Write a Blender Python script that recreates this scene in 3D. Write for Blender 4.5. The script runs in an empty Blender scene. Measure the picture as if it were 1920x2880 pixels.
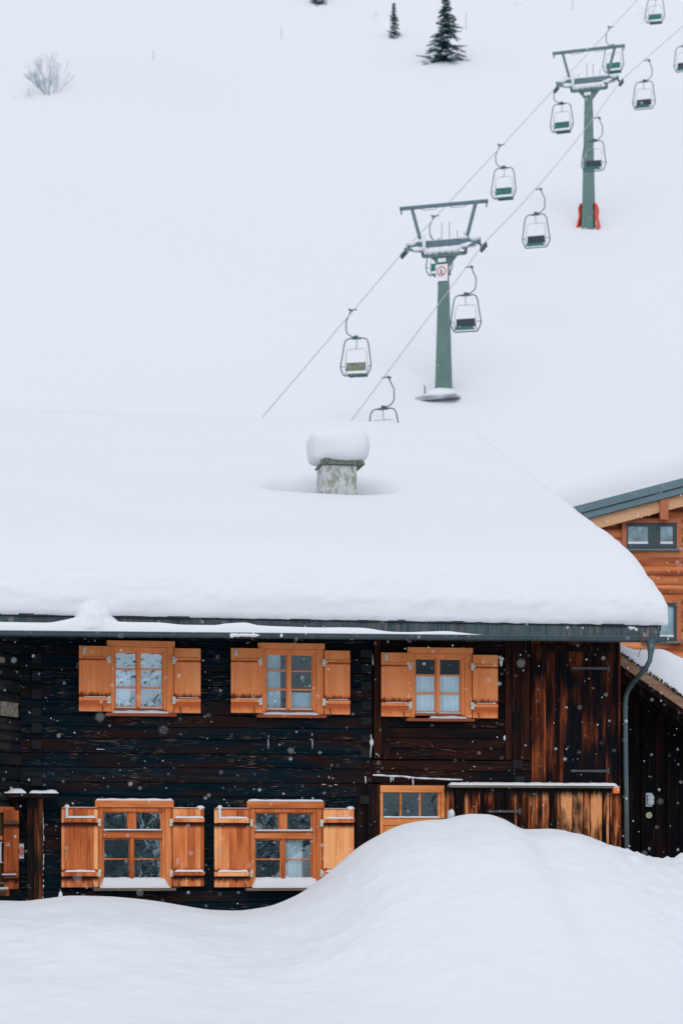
import bpy, math, random
from mathutils import Vector, Matrix, noise
R = math.radians
S = bpy.context.scene
COL = S.collection
random.seed(7)
# ------------------------------------------------------------------ camera, world, sun, exposure
TH = R(10); ct, st = math.cos(TH), math.sin(TH)
D0 = 34.0; F = 6800.0; HOR = 2400.0
DV = Vector((st, ct, 0)); RV = Vector((ct, -st, 0)); UP = Vector((0, 0, 1))
CAM = -D0 * DV
cd = bpy.data.cameras.new('camera'); cam = bpy.data.objects.new('camera', cd); COL.objects.link(cam)
cam.location = CAM; cam.rotation_euler = (R(90), 0, -TH)
cd.sensor_fit = 'VERTICAL'; cd.sensor_height = 36; cd.sensor_width = 24; cd.lens = 85
cd.shift_y = 960 / 2880; cd.clip_start = 0.5; cd.clip_end = 3000
cd.dof.use_dof = True; cd.dof.focus_distance = 33.6; cd.dof.aperture_fstop = 2.5
S.camera = cam
W = bpy.data.worlds.new('World'); S.world = W; W.use_nodes = True
wn, wl = W.node_tree.nodes, W.node_tree.links
bg = wn['Background']
sky = wn.new('ShaderNodeTexSky'); sky.sky_type = 'NISHITA'; sky.sun_disc = False
SUN_EL, SUN_ROT = R(42), R(196)
sky.sun_elevation = SUN_EL; sky.sun_rotation = SUN_ROT; sky.altitude = 1500; sky.air_density = 1.0; sky.dust_density = 3.0
# overcast: a layer of pale cloud over the clear sky, slightly uneven
tcw = wn.new('ShaderNodeTexCoord'); nzw = wn.new('ShaderNodeTexNoise'); nzw.inputs['Scale'].default_value = 2.2
wl.new(tcw.outputs['Generated'], nzw.inputs['Vector'])
rmp = wn.new('ShaderNodeValToRGB'); rmp.color_ramp.elements[0].color = (6.9, 7.5, 8.45, 1); rmp.color_ramp.elements[1].color = (9.3, 9.8, 10.6, 1)
rmp.color_ramp.elements[0].position = .3; rmp.color_ramp.elements[1].position = .7
wl.new(nzw.outputs['Fac'], rmp.inputs['Fac'])
mxw = wn.new('ShaderNodeMix'); mxw.data_type = 'RGBA'; mxw.inputs[0].default_value = 0.86
wl.new(sky.outputs[0], mxw.inputs[6]); wl.new(rmp.outputs[0], mxw.inputs[7]); wl.new(mxw.outputs[2], bg.inputs['Color'])
bg.inputs['Strength'].default_value = 0.082
sd = bpy.data.lights.new('sun', 'SUN'); sun = bpy.data.objects.new('sun', sd); COL.objects.link(sun)
sd.energy = 0.9; sd.angle = R(50); sd.color = (1, .97, .93)
# sun direction: rotation measured so that the light comes from the camera's left, high and slightly in front
az = R(196)
sdir = Vector((math.sin(az) * math.cos(SUN_EL), math.cos(az) * math.cos(SUN_EL), math.sin(SUN_EL)))
sun.rotation_euler = sdir.to_track_quat('Z', 'Y').to_euler()
S.view_settings.view_transform = 'Standard'; S.view_settings.look = 'None'; S.view_settings.exposure = 0.32; S.view_settings.gamma = 1
S.cycles.max_bounces = 8

# ------------------------------------------------------------------ measuring helpers
def at(px, py, depth):
    return CAM + depth * (DV + RV * ((px - 960) / F) + UP * ((HOR - py) / F))
def FP(px, py, y=0.0):                       # point of the plane Y = y
    a = (px - 960) / F
    t = (y - CAM.y) / (ct - a * st)
    return CAM.x + t * (st + a * ct), t * (HOR - py) / F
def fx(px, y=0.0): return FP(px, HOR, y)[0]
def fz(py, px, y=0.0): return FP(px, py, y)[1]
def depth_of(x, y): return (x - CAM.x) * st + (y - CAM.y) * ct
def lat_of(x, y): return (x - CAM.x) * ct - (y - CAM.y) * st
def interp(p, x):
    if x <= p[0][0]: return p[0][1]
    for (a, b), (c, d) in zip(p, p[1:]):
        if x <= c:
            t = (x - a) / (c - a); return b + (d - b) * t
    return p[-1][1]
def catmull(p, x):                            # monotone cubic
    n = len(p)
    if x <= p[0][0]: return p[0][1]
    if x >= p[-1][0]: return p[-1][1]
    for i in range(n - 1):
        if x <= p[i + 1][0]: break
    def sl(j): return (p[j + 1][1] - p[j][1]) / (p[j + 1][0] - p[j][0])
    def tg(j):
        if j == 0: return sl(0)
        if j == n - 1: return sl(n - 2)
        a, b = sl(j - 1), sl(j)
        return 0 if a * b <= 0 else 2 * a * b / (a + b)
    h = p[i + 1][0] - p[i][0]; t = (x - p[i][0]) / h
    m0, m1 = tg(i) * h, tg(i + 1) * h
    return (2*t**3 - 3*t*t + 1) * p[i][1] + (t**3 - 2*t*t + t) * m0 + (-2*t**3 + 3*t*t) * p[i + 1][1] + (t**3 - t*t) * m1
def sm(a, b, x):
    t = min(1, max(0, (x - a) / (b - a))); return t * t * (3 - 2 * t)
def nz(x, y, z=0.0): return noise.noise(Vector((x, y, z)))

# ------------------------------------------------------------------ mesh helpers
class MB:
    def __init__(s): s.v = []; s.f = []; s.r = []; s.cur = 0.0; s.smooth = False
    def rnd(s, r=None): s.cur = random.random() if r is None else r; return s
    def face(s, idx): s.f.append(idx); s.r.append(s.cur)
    def add(s, verts, faces):
        b = len(s.v); s.v += [tuple(v) for v in verts]
        for f in faces: s.face([b + i for i in f])
    def box(s, x0, x1, y0, y1, z0, z1):
        if x0 > x1: x0, x1 = x1, x0
        if y0 > y1: y0, y1 = y1, y0
        if z0 > z1: z0, z1 = z1, z0
        s.add([(x0,y0,z0),(x1,y0,z0),(x1,y1,z0),(x0,y1,z0),(x0,y0,z1),(x1,y0,z1),(x1,y1,z1),(x0,y1,z1)],
              [(0,3,2,1),(4,5,6,7),(0,1,5,4),(1,2,6,5),(2,3,7,6),(3,0,4,7)]); return s
    def beam(s, a, b, w, h, up=UP):          # rectangular bar from a to b
        a, b = Vector(a), Vector(b); d = (b - a).normalized(); sd_ = d.cross(up)
        if sd_.length < 1e-4: sd_ = Vector((1, 0, 0))
        sd_.normalize(); u = sd_.cross(d).normalized()
        vs = []
        for p in (a, b):
            for i, j in ((-1,-1),(1,-1),(1,1),(-1,1)): vs.append(p + sd_ * (w/2*i) + u * (h/2*j))
        s.add(vs, [(0,1,2,3),(7,6,5,4),(0,4,5,1),(1,5,6,2),(2,6,7,3),(3,7,4,0)]); return s
    def tube(s, pts, r, n=8, closed=False, cap=True):
        pts = [Vector(p) for p in pts]; m = len(pts); rs = r if isinstance(r, (list, tuple)) else [r] * m
        b = len(s.v); nrm = None
        for i, p in enumerate(pts):
            if closed: d = pts[(i + 1) % m] - pts[i - 1]
            else: d = pts[min(i + 1, m - 1)] - pts[max(i - 1, 0)]
            d.normalize()
            if nrm is None:
                nrm = d.cross(Vector((0, 0, 1)))
                if nrm.length < .1: nrm = d.cross(Vector((0, 1, 0)))
                nrm.normalize()
            else:
                nrm = nrm - d * nrm.dot(d)
                if nrm.length < 1e-5: nrm = d.orthogonal()
                nrm.normalize()
            bn = d.cross(nrm)
            for k in range(n):
                a = 2 * math.pi * k / n
                s.v.append(tuple(p + (nrm * math.cos(a) + bn * math.sin(a)) * rs[i]))
        for i in range(m if closed else m - 1):
            j = (i + 1) % m
            for k in range(n):
                k2 = (k + 1) % n
                s.face([b + i*n + k, b + i*n + k2, b + j*n + k2, b + j*n + k])
        if cap and not closed:
            s.face([b + k for k in range(n)][::-1]); s.face([b + (m-1)*n + k for k in range(n)])
        return s
    def prism(s, pts, y0, y1):               # polygon in XZ extruded along Y
        n = len(pts)
        s.add([(x, y0, z) for x, z in pts] + [(x, y1, z) for x, z in pts],
              [tuple(range(n)), tuple(range(2*n - 1, n - 1, -1))] + [(i, i + n, (i + 1) % n + n, (i + 1) % n) for i in range(n)])
        return s
    def grid(s, nu, nv, fn, close=False):
        b = len(s.v)
        for i in range(nu):
            for j in range(nv): s.v.append(tuple(fn(i / (nu - 1), j / (nv - 1))))
        for i in range(nu - 1):
            for j in range(nv - 1): s.face([b + i*nv + j, b + (i+1)*nv + j, b + (i+1)*nv + j + 1, b + i*nv + j + 1])
        return s
    def ball(s, c, r, nu=12, nv=8, wob=0, flat=0, seed=0):
        c = Vector(c); rr = r if isinstance(r, (tuple, list)) else (r, r, r)
        b = len(s.v)
        for j in range(nv + 1):
            ph = math.pi * j / nv
            for i in range(nu):
                a = 2 * math.pi * i / nu
                d = Vector((math.sin(ph) * math.cos(a), math.sin(ph) * math.sin(a), math.cos(ph)))
                k = 1 + wob * nz(d.x * 1.7 + seed, d.y * 1.7, d.z * 1.7 + seed)
                z = d.z if d.z > 0 else d.z * (1 - flat)
                s.v.append((c.x + d.x*rr[0]*k, c.y + d.y*rr[1]*k, c.z + z*rr[2]*k))
        for j in range(nv):
            for i in range(nu):
                i2 = (i + 1) % nu
                s.face([b + j*nu + i, b + (j+1)*nu + i, b + (j+1)*nu + i2, b + j*nu + i2])
        return s
    def build(s, name, mat, parent=None, origin=None, local=False, bevel=0, smooth=None):
        pw = Vector(parent['_w']) if (parent is not None and '_w' in parent) else Vector((0, 0, 0))
        if local: org = Vector((0, 0, 0)); loc = Vector((0, 0, 0))
        else:
            org = Vector(origin) if origin is not None else (pw if parent is not None else Vector((0, 0, 0)))
            loc = org - pw
        me = bpy.data.meshes.new(name)
        me.from_pydata([(v[0]-org.x, v[1]-org.y, v[2]-org.z) for v in s.v], [], s.f)
        at_ = me.attributes.new('rnd', 'FLOAT', 'FACE'); at_.data.foreach_set('value', s.r)
        if (s.smooth if smooth is None else smooth): me.polygons.foreach_set('use_smooth', [True] * len(s.f))
        me.update(); me.materials.append(mat)
        o = bpy.data.objects.new(name, me); COL.objects.link(o)
        if parent is not None: o.parent = parent
        o.location = loc
        if bevel:
            m = o.modifiers.new('bevel', 'BEVEL'); m.width = bevel; m.segments = 2; m.limit_method = 'ANGLE'
        o['_w'] = tuple(org) if not local else (0, 0, 0)
        return o
def tag(o, label=None, cat=None, group=None, kind=None):
    if label: o['label'] = label
    if cat: o['category'] = cat
    if group: o['group'] = group
    if kind: o['kind'] = kind
    return o
def empty(name, loc, rz=0):
    o = bpy.data.objects.new(name, None); COL.objects.link(o); o.location = loc; o.rotation_euler = (0, 0, rz)
    o.empty_display_size = .3; o['_w'] = tuple(loc); return o
def copy_tree(o, parent=None):
    kids = list(o.children)
    c = o.copy(); COL.objects.link(c); c.parent = parent
    for k in kids: copy_tree(k, c)
    return c

# ------------------------------------------------------------------ materials
def newmat(name):
    m = bpy.data.materials.new(name); m.use_nodes = True
    return m, m.node_tree.nodes, m.node_tree.links, m.node_tree.nodes['Principled BSDF']
def ramp(n, stops):
    r = n.new('ShaderNodeValToRGB'); e = r.color_ramp.elements
    while len(e) < len(stops): e.new(.5)
    for i, (p, c) in enumerate(stops): e[i].position = p; e[i].color = (*c, 1) if len(c) == 3 else c
    return r
def plain(name, col, rough=.6, metal=0, var=.12, scale=6, bump=0, spec=.5):
    m, n, l, b = newmat(name)
    tc = n.new('ShaderNodeTexCoord'); t = n.new('ShaderNodeTexNoise'); t.inputs['Scale'].default_value = scale; t.inputs['Detail'].default_value = 6
    l.new(tc.outputs['Object'], t.inputs['Vector'])
    r = ramp(n, [(.3, tuple(c * (1 - var) for c in col)), (.7, tuple(min(1, c * (1 + var)) for c in col))])
    l.new(t.outputs['Fac'], r.inputs['Fac']); l.new(r.outputs[0], b.inputs['Base Color'])
    b.inputs['Roughness'].default_value = rough; b.inputs['Metallic'].default_value = metal
    b.inputs['Specular IOR Level'].default_value = spec
    if bump:
        bp = n.new('ShaderNodeBump'); bp.inputs['Strength'].default_value = bump; bp.inputs['Distance'].default_value = .02
        l.new(t.outputs['Fac'], bp.inputs['Height']); l.new(bp.outputs[0], b.inputs['Normal'])
    return m
def snowmat(name, fine=.5, col=(.695, .715, .745)):
    m, n, l, b = newmat(name)
    b.inputs['Base Color'].default_value = (*col, 1); b.inputs['Roughness'].default_value = .75
    b.inputs['Specular IOR Level'].default_value = .2
    tc = n.new('ShaderNodeTexCoord')
    t1 = n.new('ShaderNodeTexNoise'); t1.inputs['Scale'].default_value = 3.0; t1.inputs['Detail'].default_value = 5
    t2 = n.new('ShaderNodeTexNoise'); t2.inputs['Scale'].default_value = 60; t2.inputs['Detail'].default_value = 4
    l.new(tc.outputs['Object'], t1.inputs['Vector']); l.new(tc.outputs['Object'], t2.inputs['Vector'])
    ad = n.new('ShaderNodeMath'); ad.operation = 'MULTIPLY_ADD'; ad.inputs[1].default_value = .08
    l.new(t2.outputs['Fac'], ad.inputs[0]); l.new(t1.outputs['Fac'], ad.inputs[2])
    bp = n.new('ShaderNodeBump'); bp.inputs['Strength'].default_value = fine; bp.inputs['Distance'].default_value = .05
    l.new(ad.outputs[0], bp.inputs['Height']); l.new(bp.outputs[0], b.inputs['Normal'])
    return m
def wood(name, stops, axis='x', along=1.2, across=14, cracks=None, crack_amt=.5, patch=None, patch_amt=0, rough=.88, bump=.5, stains=None, knots=0, seed=0.0, fibre=.5, crack_scale=(3, 95), bvar=.06, spec=.06):
    """stops: ramp of the main grain; cracks: colour of the pale fibres; patch: colour in big patches; stains: list of (z0, z1, colour) bands in object z"""
    m, n, l, b = newmat(name)
    tc = n.new('ShaderNodeTexCoord'); at_ = n.new('ShaderNodeAttribute'); at_.attribute_name = 'rnd'
    sc = n.new('ShaderNodeVectorMath'); sc.operation = 'MULTIPLY'
    v = (along, along, across) if axis == 'x' else (across, across, along)
    sc.inputs[1].default_value = v; l.new(tc.outputs['Object'], sc.inputs[0])
    off = n.new('ShaderNodeVectorMath'); off.operation = 'MULTIPLY_ADD'
    l.new(at_.outputs['Fac'], off.inputs[0]); off.inputs[1].default_value = (37, 71, 23); l.new(sc.outputs[0], off.inputs[2])
    t = n.new('ShaderNodeTexNoise'); t.inputs['Scale'].default_value = 1; t.inputs['Detail'].default_value = 8; t.inputs['Roughness'].default_value = .62; t.inputs['Distortion'].default_value = .6
    l.new(off.outputs[0], t.inputs['Vector'])
    # large soft variation
    sc2 = n.new('ShaderNodeVectorMath'); sc2.operation = 'MULTIPLY'
    sc2.inputs[1].default_value = (.9, .9, 3.5) if axis == 'x' else (3.5, 3.5, .9)
    l.new(tc.outputs['Object'], sc2.inputs[0])
    off2 = n.new('ShaderNodeVectorMath'); off2.operation = 'MULTIPLY_ADD'
    l.new(at_.outputs['Fac'], off2.inputs[0]); off2.inputs[1].default_value = (11 + seed, 5, 17); l.new(sc2.outputs[0], off2.inputs[2])
    t2 = n.new('ShaderNodeTexNoise'); t2.inputs['Scale'].default_value = 1; t2.inputs['Detail'].default_value = 4
    l.new(off2.outputs[0], t2.inputs['Vector'])
    mix = n.new('ShaderNodeMath'); mix.operation = 'MULTIPLY_ADD'; mix.inputs[1].default_value = fibre
    l.new(t.outputs['Fac'], mix.inputs[0])
    m2 = n.new('ShaderNodeMath'); m2.operation = 'MULTIPLY'; m2.inputs[1].default_value = 1 - fibre; l.new(t2.outputs['Fac'], m2.inputs[0])
    l.new(m2.outputs[0], mix.inputs[2])
    bv = n.new('ShaderNodeMath'); bv.operation = 'SUBTRACT'; bv.inputs[1].default_value = .5; l.new(at_.outputs['Fac'], bv.inputs[0])
    bw = n.new('ShaderNodeMath'); bw.operation = 'MULTIPLY_ADD'; bw.inputs[1].default_value = bvar; l.new(bv.outputs[0], bw.inputs[0]); l.new(mix.outputs[0], bw.inputs[2])
    ra = ramp(n, stops); l.new(bw.outputs[0], ra.inputs['Fac'])
    col = ra.outputs[0]
    def mixin(fac, c, colr):
        x = n.new('ShaderNodeMix'); x.data_type = 'RGBA'; l.new(fac, x.inputs[0]); l.new(c, x.inputs[6]); x.inputs[7].default_value = (*colr, 1)
        return x.outputs[2]
    if patch:
        t3 = n.new('ShaderNodeTexNoise'); t3.inputs['Scale'].default_value = 1.0; t3.inputs['Detail'].default_value = 5
        sc3 = n.new('ShaderNodeVectorMath'); sc3.operation = 'MULTIPLY'; sc3.inputs[1].default_value = (.7, .7, 5) if axis == 'x' else (6, 6, 1.6)
        l.new(tc.outputs['Object'], sc3.inputs[0])
        of3 = n.new('ShaderNodeVectorMath'); of3.operation = 'MULTIPLY_ADD'
        l.new(at_.outputs['Fac'], of3.inputs[0]); of3.inputs[1].default_value = (3, 3, 91); l.new(sc3.outputs[0], of3.inputs[2]); l.new(of3.outputs[0], t3.inputs['Vector'])
        r3 = ramp(n, [(.52 - .25 * patch_amt, (0, 0, 0)), (.7 - .2 * patch_amt, (1, 1, 1))]); l.new(t3.outputs['Fac'], r3.inputs['Fac'])
        col = mixin(r3.outputs[0], col, patch)
    if cracks:
        sc4 = n.new('ShaderNodeVectorMath'); sc4.operation = 'MULTIPLY'
        sc4.inputs[1].default_value = (crack_scale[0], crack_scale[0], crack_scale[1]) if axis == 'x' else (crack_scale[1], crack_scale[1], crack_scale[0])
        l.new(tc.outputs['Object'], sc4.inputs[0])
        t4 = n.new('ShaderNodeTexNoise'); t4.inputs['Scale'].default_value = 1; t4.inputs['Detail'].default_value = 3; t4.inputs['Distortion'].default_value = .35
        l.new(sc4.outputs[0], t4.inputs['Vector'])
        t5 = n.new('ShaderNodeTexNoise'); t5.inputs['Scale'].default_value = 1.6; t5.inputs['Detail'].default_value = 3
        l.new(off2.outputs[0], t5.inputs['Vector'])
        r4 = ramp(n, [(.60, (0, 0, 0)), (.70, (1, 1, 1))]); l.new(t4.outputs['Fac'], r4.inputs['Fac'])
        r5 = ramp(n, [(.58 - .25 * crack_amt, (0, 0, 0)), (.72 - .2 * crack_amt, (1, 1, 1))]); l.new(t5.outputs['Fac'], r5.inputs['Fac'])
        mu = n.new('ShaderNodeMath'); mu.operation = 'MULTIPLY'; l.new(r4.outputs[0], mu.inputs[0]); l.new(r5.outputs[0], mu.inputs[1])
        col = mixin(mu.outputs[0], col, cracks)
    if knots:
        vo = n.new('ShaderNodeTexVoronoi'); vo.inputs['Scale'].default_value = 1
        sc6 = n.new('ShaderNodeVectorMath'); sc6.operation = 'MULTIPLY'; sc6.inputs[1].default_value = (knots, knots, knots * .75)
        l.new(tc.outputs['Object'], sc6.inputs[0]); l.new(sc6.outputs[0], vo.inputs['Vector'])
        r6 = ramp(n, [(.06, (.8, .8, .8)), (.12, (0, 0, 0))]); l.new(vo.outputs['Distance'], r6.inputs['Fac'])
        col = mixin(r6.outputs[0], col, tuple(c * .35 for c in stops[len(stops)//2][1]))
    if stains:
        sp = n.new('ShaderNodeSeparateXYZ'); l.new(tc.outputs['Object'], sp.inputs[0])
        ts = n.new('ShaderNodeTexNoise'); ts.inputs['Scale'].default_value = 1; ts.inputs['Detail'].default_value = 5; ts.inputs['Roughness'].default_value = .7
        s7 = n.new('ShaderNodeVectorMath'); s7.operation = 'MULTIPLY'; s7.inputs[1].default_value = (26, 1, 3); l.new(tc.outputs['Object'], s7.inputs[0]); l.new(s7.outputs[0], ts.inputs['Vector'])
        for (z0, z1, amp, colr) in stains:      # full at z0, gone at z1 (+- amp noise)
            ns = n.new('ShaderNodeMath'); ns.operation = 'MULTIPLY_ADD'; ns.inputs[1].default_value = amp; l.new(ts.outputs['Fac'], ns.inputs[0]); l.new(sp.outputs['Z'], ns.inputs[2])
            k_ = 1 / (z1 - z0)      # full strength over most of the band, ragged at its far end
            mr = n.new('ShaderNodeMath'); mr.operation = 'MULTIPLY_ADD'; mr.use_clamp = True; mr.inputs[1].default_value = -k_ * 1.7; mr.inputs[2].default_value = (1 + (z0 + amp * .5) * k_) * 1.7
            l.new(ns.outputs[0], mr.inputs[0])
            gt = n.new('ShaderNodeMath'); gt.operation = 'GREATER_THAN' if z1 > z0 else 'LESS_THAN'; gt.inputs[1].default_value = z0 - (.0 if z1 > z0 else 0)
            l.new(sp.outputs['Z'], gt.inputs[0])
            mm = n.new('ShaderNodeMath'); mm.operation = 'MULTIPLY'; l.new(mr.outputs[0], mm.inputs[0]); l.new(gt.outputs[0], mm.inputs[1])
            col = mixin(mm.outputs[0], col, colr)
    l.new(col, b.inputs['Base Color'])
    b.inputs['Roughness'].default_value = rough; b.inputs['Specular IOR Level'].default_value = spec
    bp = n.new('ShaderNodeBump'); bp.inputs['Strength'].default_value = bump; bp.inputs['Distance'].default_value = .01
    l.new(t.outputs['Fac'], bp.inputs['Height']); l.new(bp.outputs[0], b.inputs['Normal'])
    return m
SNOW = snowmat('snow', .35)
SNOW_HILL = snowmat('snow_ground', .45)
LOG = wood('charred_log', [(.34, (.0008, .004, .008)), (.48, (.0018, .0095, .0155)), (.58, (.006, .016, .022)), (.68, (.036, .018, .015))], 'x', 1.4, 26,
           cracks=(.30, .18, .125), crack_amt=.40, patch=(.024, .009, .007), patch_amt=.12, bump=.8, crack_scale=(6, 120), fibre=.65, bvar=.05)
LOGEND = plain('log_end_black', (.004, .005, .007), .9)
INFILL = wood('brown_infill', [(.36, (.002, .006, .009)), (.5, (.009, .008, .009)), (.62, (.040, .014, .009))], 'x', 1.2, 22,
              cracks=(.30, .17, .11), crack_amt=.3, patch=(.030, .010, .007), patch_amt=.15, bump=.8, bvar=.1, crack_scale=(4, 90))
POST = wood('brown_post', [(.36, (.003, .005, .007)), (.5, (.012, .007, .007)), (.62, (.050, .016, .010))], 'z', 1.0, 16, cracks=(.16, .08, .05), crack_amt=.3, bump=.8)
PLANK = wood('dark_plank', [(.38, (.003, .005, .008)), (.45, (.018, .007, .006)), (.53, (.12, .028, .012)), (.63, (.38, .098, .034))], 'z', .9, 11,
             patch=(.004, .006, .009), patch_amt=.30, bump=.7, knots=2.6, fibre=.55, bvar=.12)
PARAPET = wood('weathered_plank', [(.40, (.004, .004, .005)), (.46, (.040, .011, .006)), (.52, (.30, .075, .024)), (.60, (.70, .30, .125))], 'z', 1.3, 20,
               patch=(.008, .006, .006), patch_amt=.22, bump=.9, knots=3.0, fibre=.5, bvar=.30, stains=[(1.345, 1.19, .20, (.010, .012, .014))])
SHED = wood('black_plank', [(.36, (.002, .004, .006)), (.52, (.006, .005, .006)), (.66, (.035, .011, .007))], 'z', .8, 10, cracks=(.25, .09, .05), crack_amt=.12, bump=.7, crack_scale=(1.5, 60))
ORANGE = wood('orange_pine', [(.3, (.72, .215, .068)), (.5, (.86, .295, .105)), (.7, (.93, .370, .145))], 'z', 1.2, 22, bump=.2, fibre=.5, rough=.6)
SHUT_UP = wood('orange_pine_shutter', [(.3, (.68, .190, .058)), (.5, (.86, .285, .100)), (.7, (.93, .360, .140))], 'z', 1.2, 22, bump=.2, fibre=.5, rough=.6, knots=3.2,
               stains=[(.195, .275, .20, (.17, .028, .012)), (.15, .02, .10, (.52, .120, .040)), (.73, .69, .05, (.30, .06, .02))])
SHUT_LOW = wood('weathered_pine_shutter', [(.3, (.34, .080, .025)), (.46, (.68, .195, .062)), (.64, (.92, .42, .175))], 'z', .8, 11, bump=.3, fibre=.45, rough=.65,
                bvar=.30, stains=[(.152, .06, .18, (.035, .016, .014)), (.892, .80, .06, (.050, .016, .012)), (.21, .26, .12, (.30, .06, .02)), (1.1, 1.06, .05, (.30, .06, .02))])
CASE_LOW = wood('weathered_pine_casing', [(.3, (.24, .062, .022)), (.5, (.58, .165, .050)), (.68, (.80, .30, .11))], 'z', 1.5, 18, bump=.3, fibre=.5, rough=.65)
CASE_LOWH = wood('weathered_pine_rail', [(.3, (.20, .050, .018)), (.5, (.54, .150, .046)), (.68, (.76, .28, .10))], 'x', 1.5, 18, bump=.3, fibre=.5, rough=.65)
ORANGEH = wood('orange_pine_rail', [(.3, (.72, .215, .068)), (.5, (.86, .295, .105)), (.7, (.93, .370, .145))], 'x', 1.2, 22, bump=.2, fibre=.5, rough=.6)
SILL = wood('sill_board', [(.3, (.18, .05, .025)), (.5, (.36, .10, .045)), (.7, (.46, .16, .07))], 'x', 1.2, 22, bump=.3)
SILL_GREY = wood('grey_board', [(.3, (.07, .06, .05)), (.5, (.17, .13, .10)), (.7, (.3, .22, .16))], 'x', 1.2, 22, bump=.3)
DOORW = wood('door_pine', [(.3, (.52, .16, .05)), (.5, (.76, .28, .09)), (.7, (.88, .38, .14))], 'x', 1.2, 20, bump=.2)
FASCIA = wood('grey_fascia', [(.34, (.030, .048, .056)), (.5, (.070, .100, .112)), (.58, (.11, .115, .115)), (.66, (.42, .21, .12))], 'z', 1.5, 30, bump=.4, fibre=.75)
GUTTER = plain('grey_zinc', (.060, .088, .100), .45, .5, .18, 5)
PIPE = plain('grey_pipe', (.075, .108, .120), .45, .4, .18, 5)
HOOK = plain('iron_hook', (.11, .115, .12), .5, .6)
IRON = plain('strap_iron', (.075, .080, .092), .55, .5, .3, 30)
HINGE = plain('cream_metal', (.58, .60, .52), .5, 0, .2, 30)
RUST = plain('rusty_iron', (.13, .06, .04), .8, .2, .3, 40)
WHITEP = plain('white_enamel', (.62, .67, .72), .35, 0, .1, 10)
def concrete():
    m, n, l, b = newmat('stained_concrete')
    tc = n.new('ShaderNodeTexCoord'); t = n.new('ShaderNodeTexNoise'); t.inputs['Scale'].default_value = 4.5; t.inputs['Detail'].default_value = 8; t.inputs['Roughness'].default_value = .65
    mp = n.new('ShaderNodeMapping'); mp.inputs['Scale'].default_value = (1.3, 1.3, .8); l.new(tc.outputs['Object'], mp.inputs[0]); l.new(mp.outputs[0], t.inputs['Vector'])
    r = ramp(n, [(.32, (.20, .22, .19)), (.46, (.29, .30, .26)), (.50, (.45, .47, .46)), (.75, (.60, .62, .63))]); l.new(t.outputs['Fac'], r.inputs['Fac'])
    l.new(r.outputs[0], b.inputs['Base Color']); b.inputs['Roughness'].default_value = .9
    bp = n.new('ShaderNodeBump'); bp.inputs['Strength'].default_value = .4; bp.inputs['Distance'].default_value = .01; l.new(t.outputs['Fac'], bp.inputs['Height']); l.new(bp.outputs[0], b.inputs['Normal'])
    return m
CONC = concrete()
MOSS = plain('mossy_slab', (.13, .15, .12), .9, 0, .5, 25, .5)
def glassmat(name, refl=.26, wave=.5, scale=2.2, tint=(.80, .93, .97)):
    m, n, l, b = newmat(name); n.remove(b)
    out = n['Material Output']
    tr = n.new('ShaderNodeBsdfTransparent'); tr.inputs[0].default_value = (*tint, 1)
    gl = n.new('ShaderNodeBsdfGlossy'); gl.inputs['Roughness'].default_value = .03; gl.inputs['Color'].default_value = (.74, .93, 1, 1)
    mx = n.new('ShaderNodeMixShader'); mx.inputs[0].default_value = refl
    tc = n.new('ShaderNodeTexCoord'); t = n.new('ShaderNodeTexNoise'); t.inputs['Scale'].default_value = scale; t.inputs['Detail'].default_value = 2; t.inputs['Distortion'].default_value = .8
    l.new(tc.outputs['Object'], t.inputs['Vector'])
    bp = n.new('ShaderNodeBump'); bp.inputs['Strength'].default_value = wave; bp.inputs['Distance'].default_value = .04
    l.new(t.outputs['Fac'], bp.inputs['Height']); l.new(bp.outputs[0], gl.inputs['Normal'])
    l.new(tr.outputs[0], mx.inputs[1]); l.new(gl.outputs[0], mx.inputs[2]); l.new(mx.outputs[0], out.inputs['Surface'])
    return m
GLASS = glassmat('old_window_glass', .11, .2, 3.0); GLASS1 = glassmat('bright_window_glass', .46, .30, 4.0); GLASS3 = glassmat('clear_window_glass', .04, .1, 3.0)
GLASS_LOW = glassmat('lower_window_glass', .36, .045, 5.0); GLASS_DOOR = glassmat('door_glass', .12, .05, 4.0)
GLASS_FAR = glassmat('modern_window_glass', .5, .3, 1.0)
CURT = plain('white_curtain', (.86, .90, .94), .9, 0, .06, 5)
CURT_GREY = plain('grey_curtain', (.52, .60, .66), .9, 0, .1, 5)
ROOM = plain('dark_room', (.006, .014, .018), .9, 0, .3, 1.2)  # near-black: the darkness of the rooms is put into this colour
LARCH = wood('larch_boards', [(.3, (.40, .110, .040)), (.5, (.56, .180, .070)), (.7, (.70, .29, .13))], 'x', .9, 12, bump=.3, fibre=.5, patch=(.30, .080, .035), patch_amt=.2, bvar=.25)
LARCH_D = plain('larch_trim', (.42, .13, .055), .7)
LARCH_L = wood('pale_rafter', [(.3, (.56, .30, .16)), (.7, (.75, .46, .28))], 'x', .9, 12, bump=.1)
TEAL = plain('grey_green_fascia', (.105, .175, .205), .55, .1, .08, 3)
TEALD = plain('dark_window_frame', (.028, .050, .060), .5)
GREEN = plain('pylon_green', (.10, .175, .158), .6, .1, .12, 2.5)
GREY_ST = plain('galvanised_arm', (.10, .16, .19), .5, .3, .15, 3)
DARK_ST = plain('dark_sheave', (.035, .06, .068), .6, .2)
FRAME = plain('chair_tube', (.075, .125, .140), .4, .3, .1, 5)
SEATG = plain('green_seat', (.014, .135, .105), .5, 0, .25, 14)
SEATD = plain('dark_slats', (.028, .045, .065), .6, 0, .25, 20)
SEATY = plain('yellowed_slats', (.17, .19, .13), .7, 0, .45, 14)
CABLE = plain('steel_cable', (.36, .39, .43), .6, .1)
RED = plain('orange_mat', (.68, .055, .028), .7)
REDS = plain('sign_red', (.65, .08, .05), .5)
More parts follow.
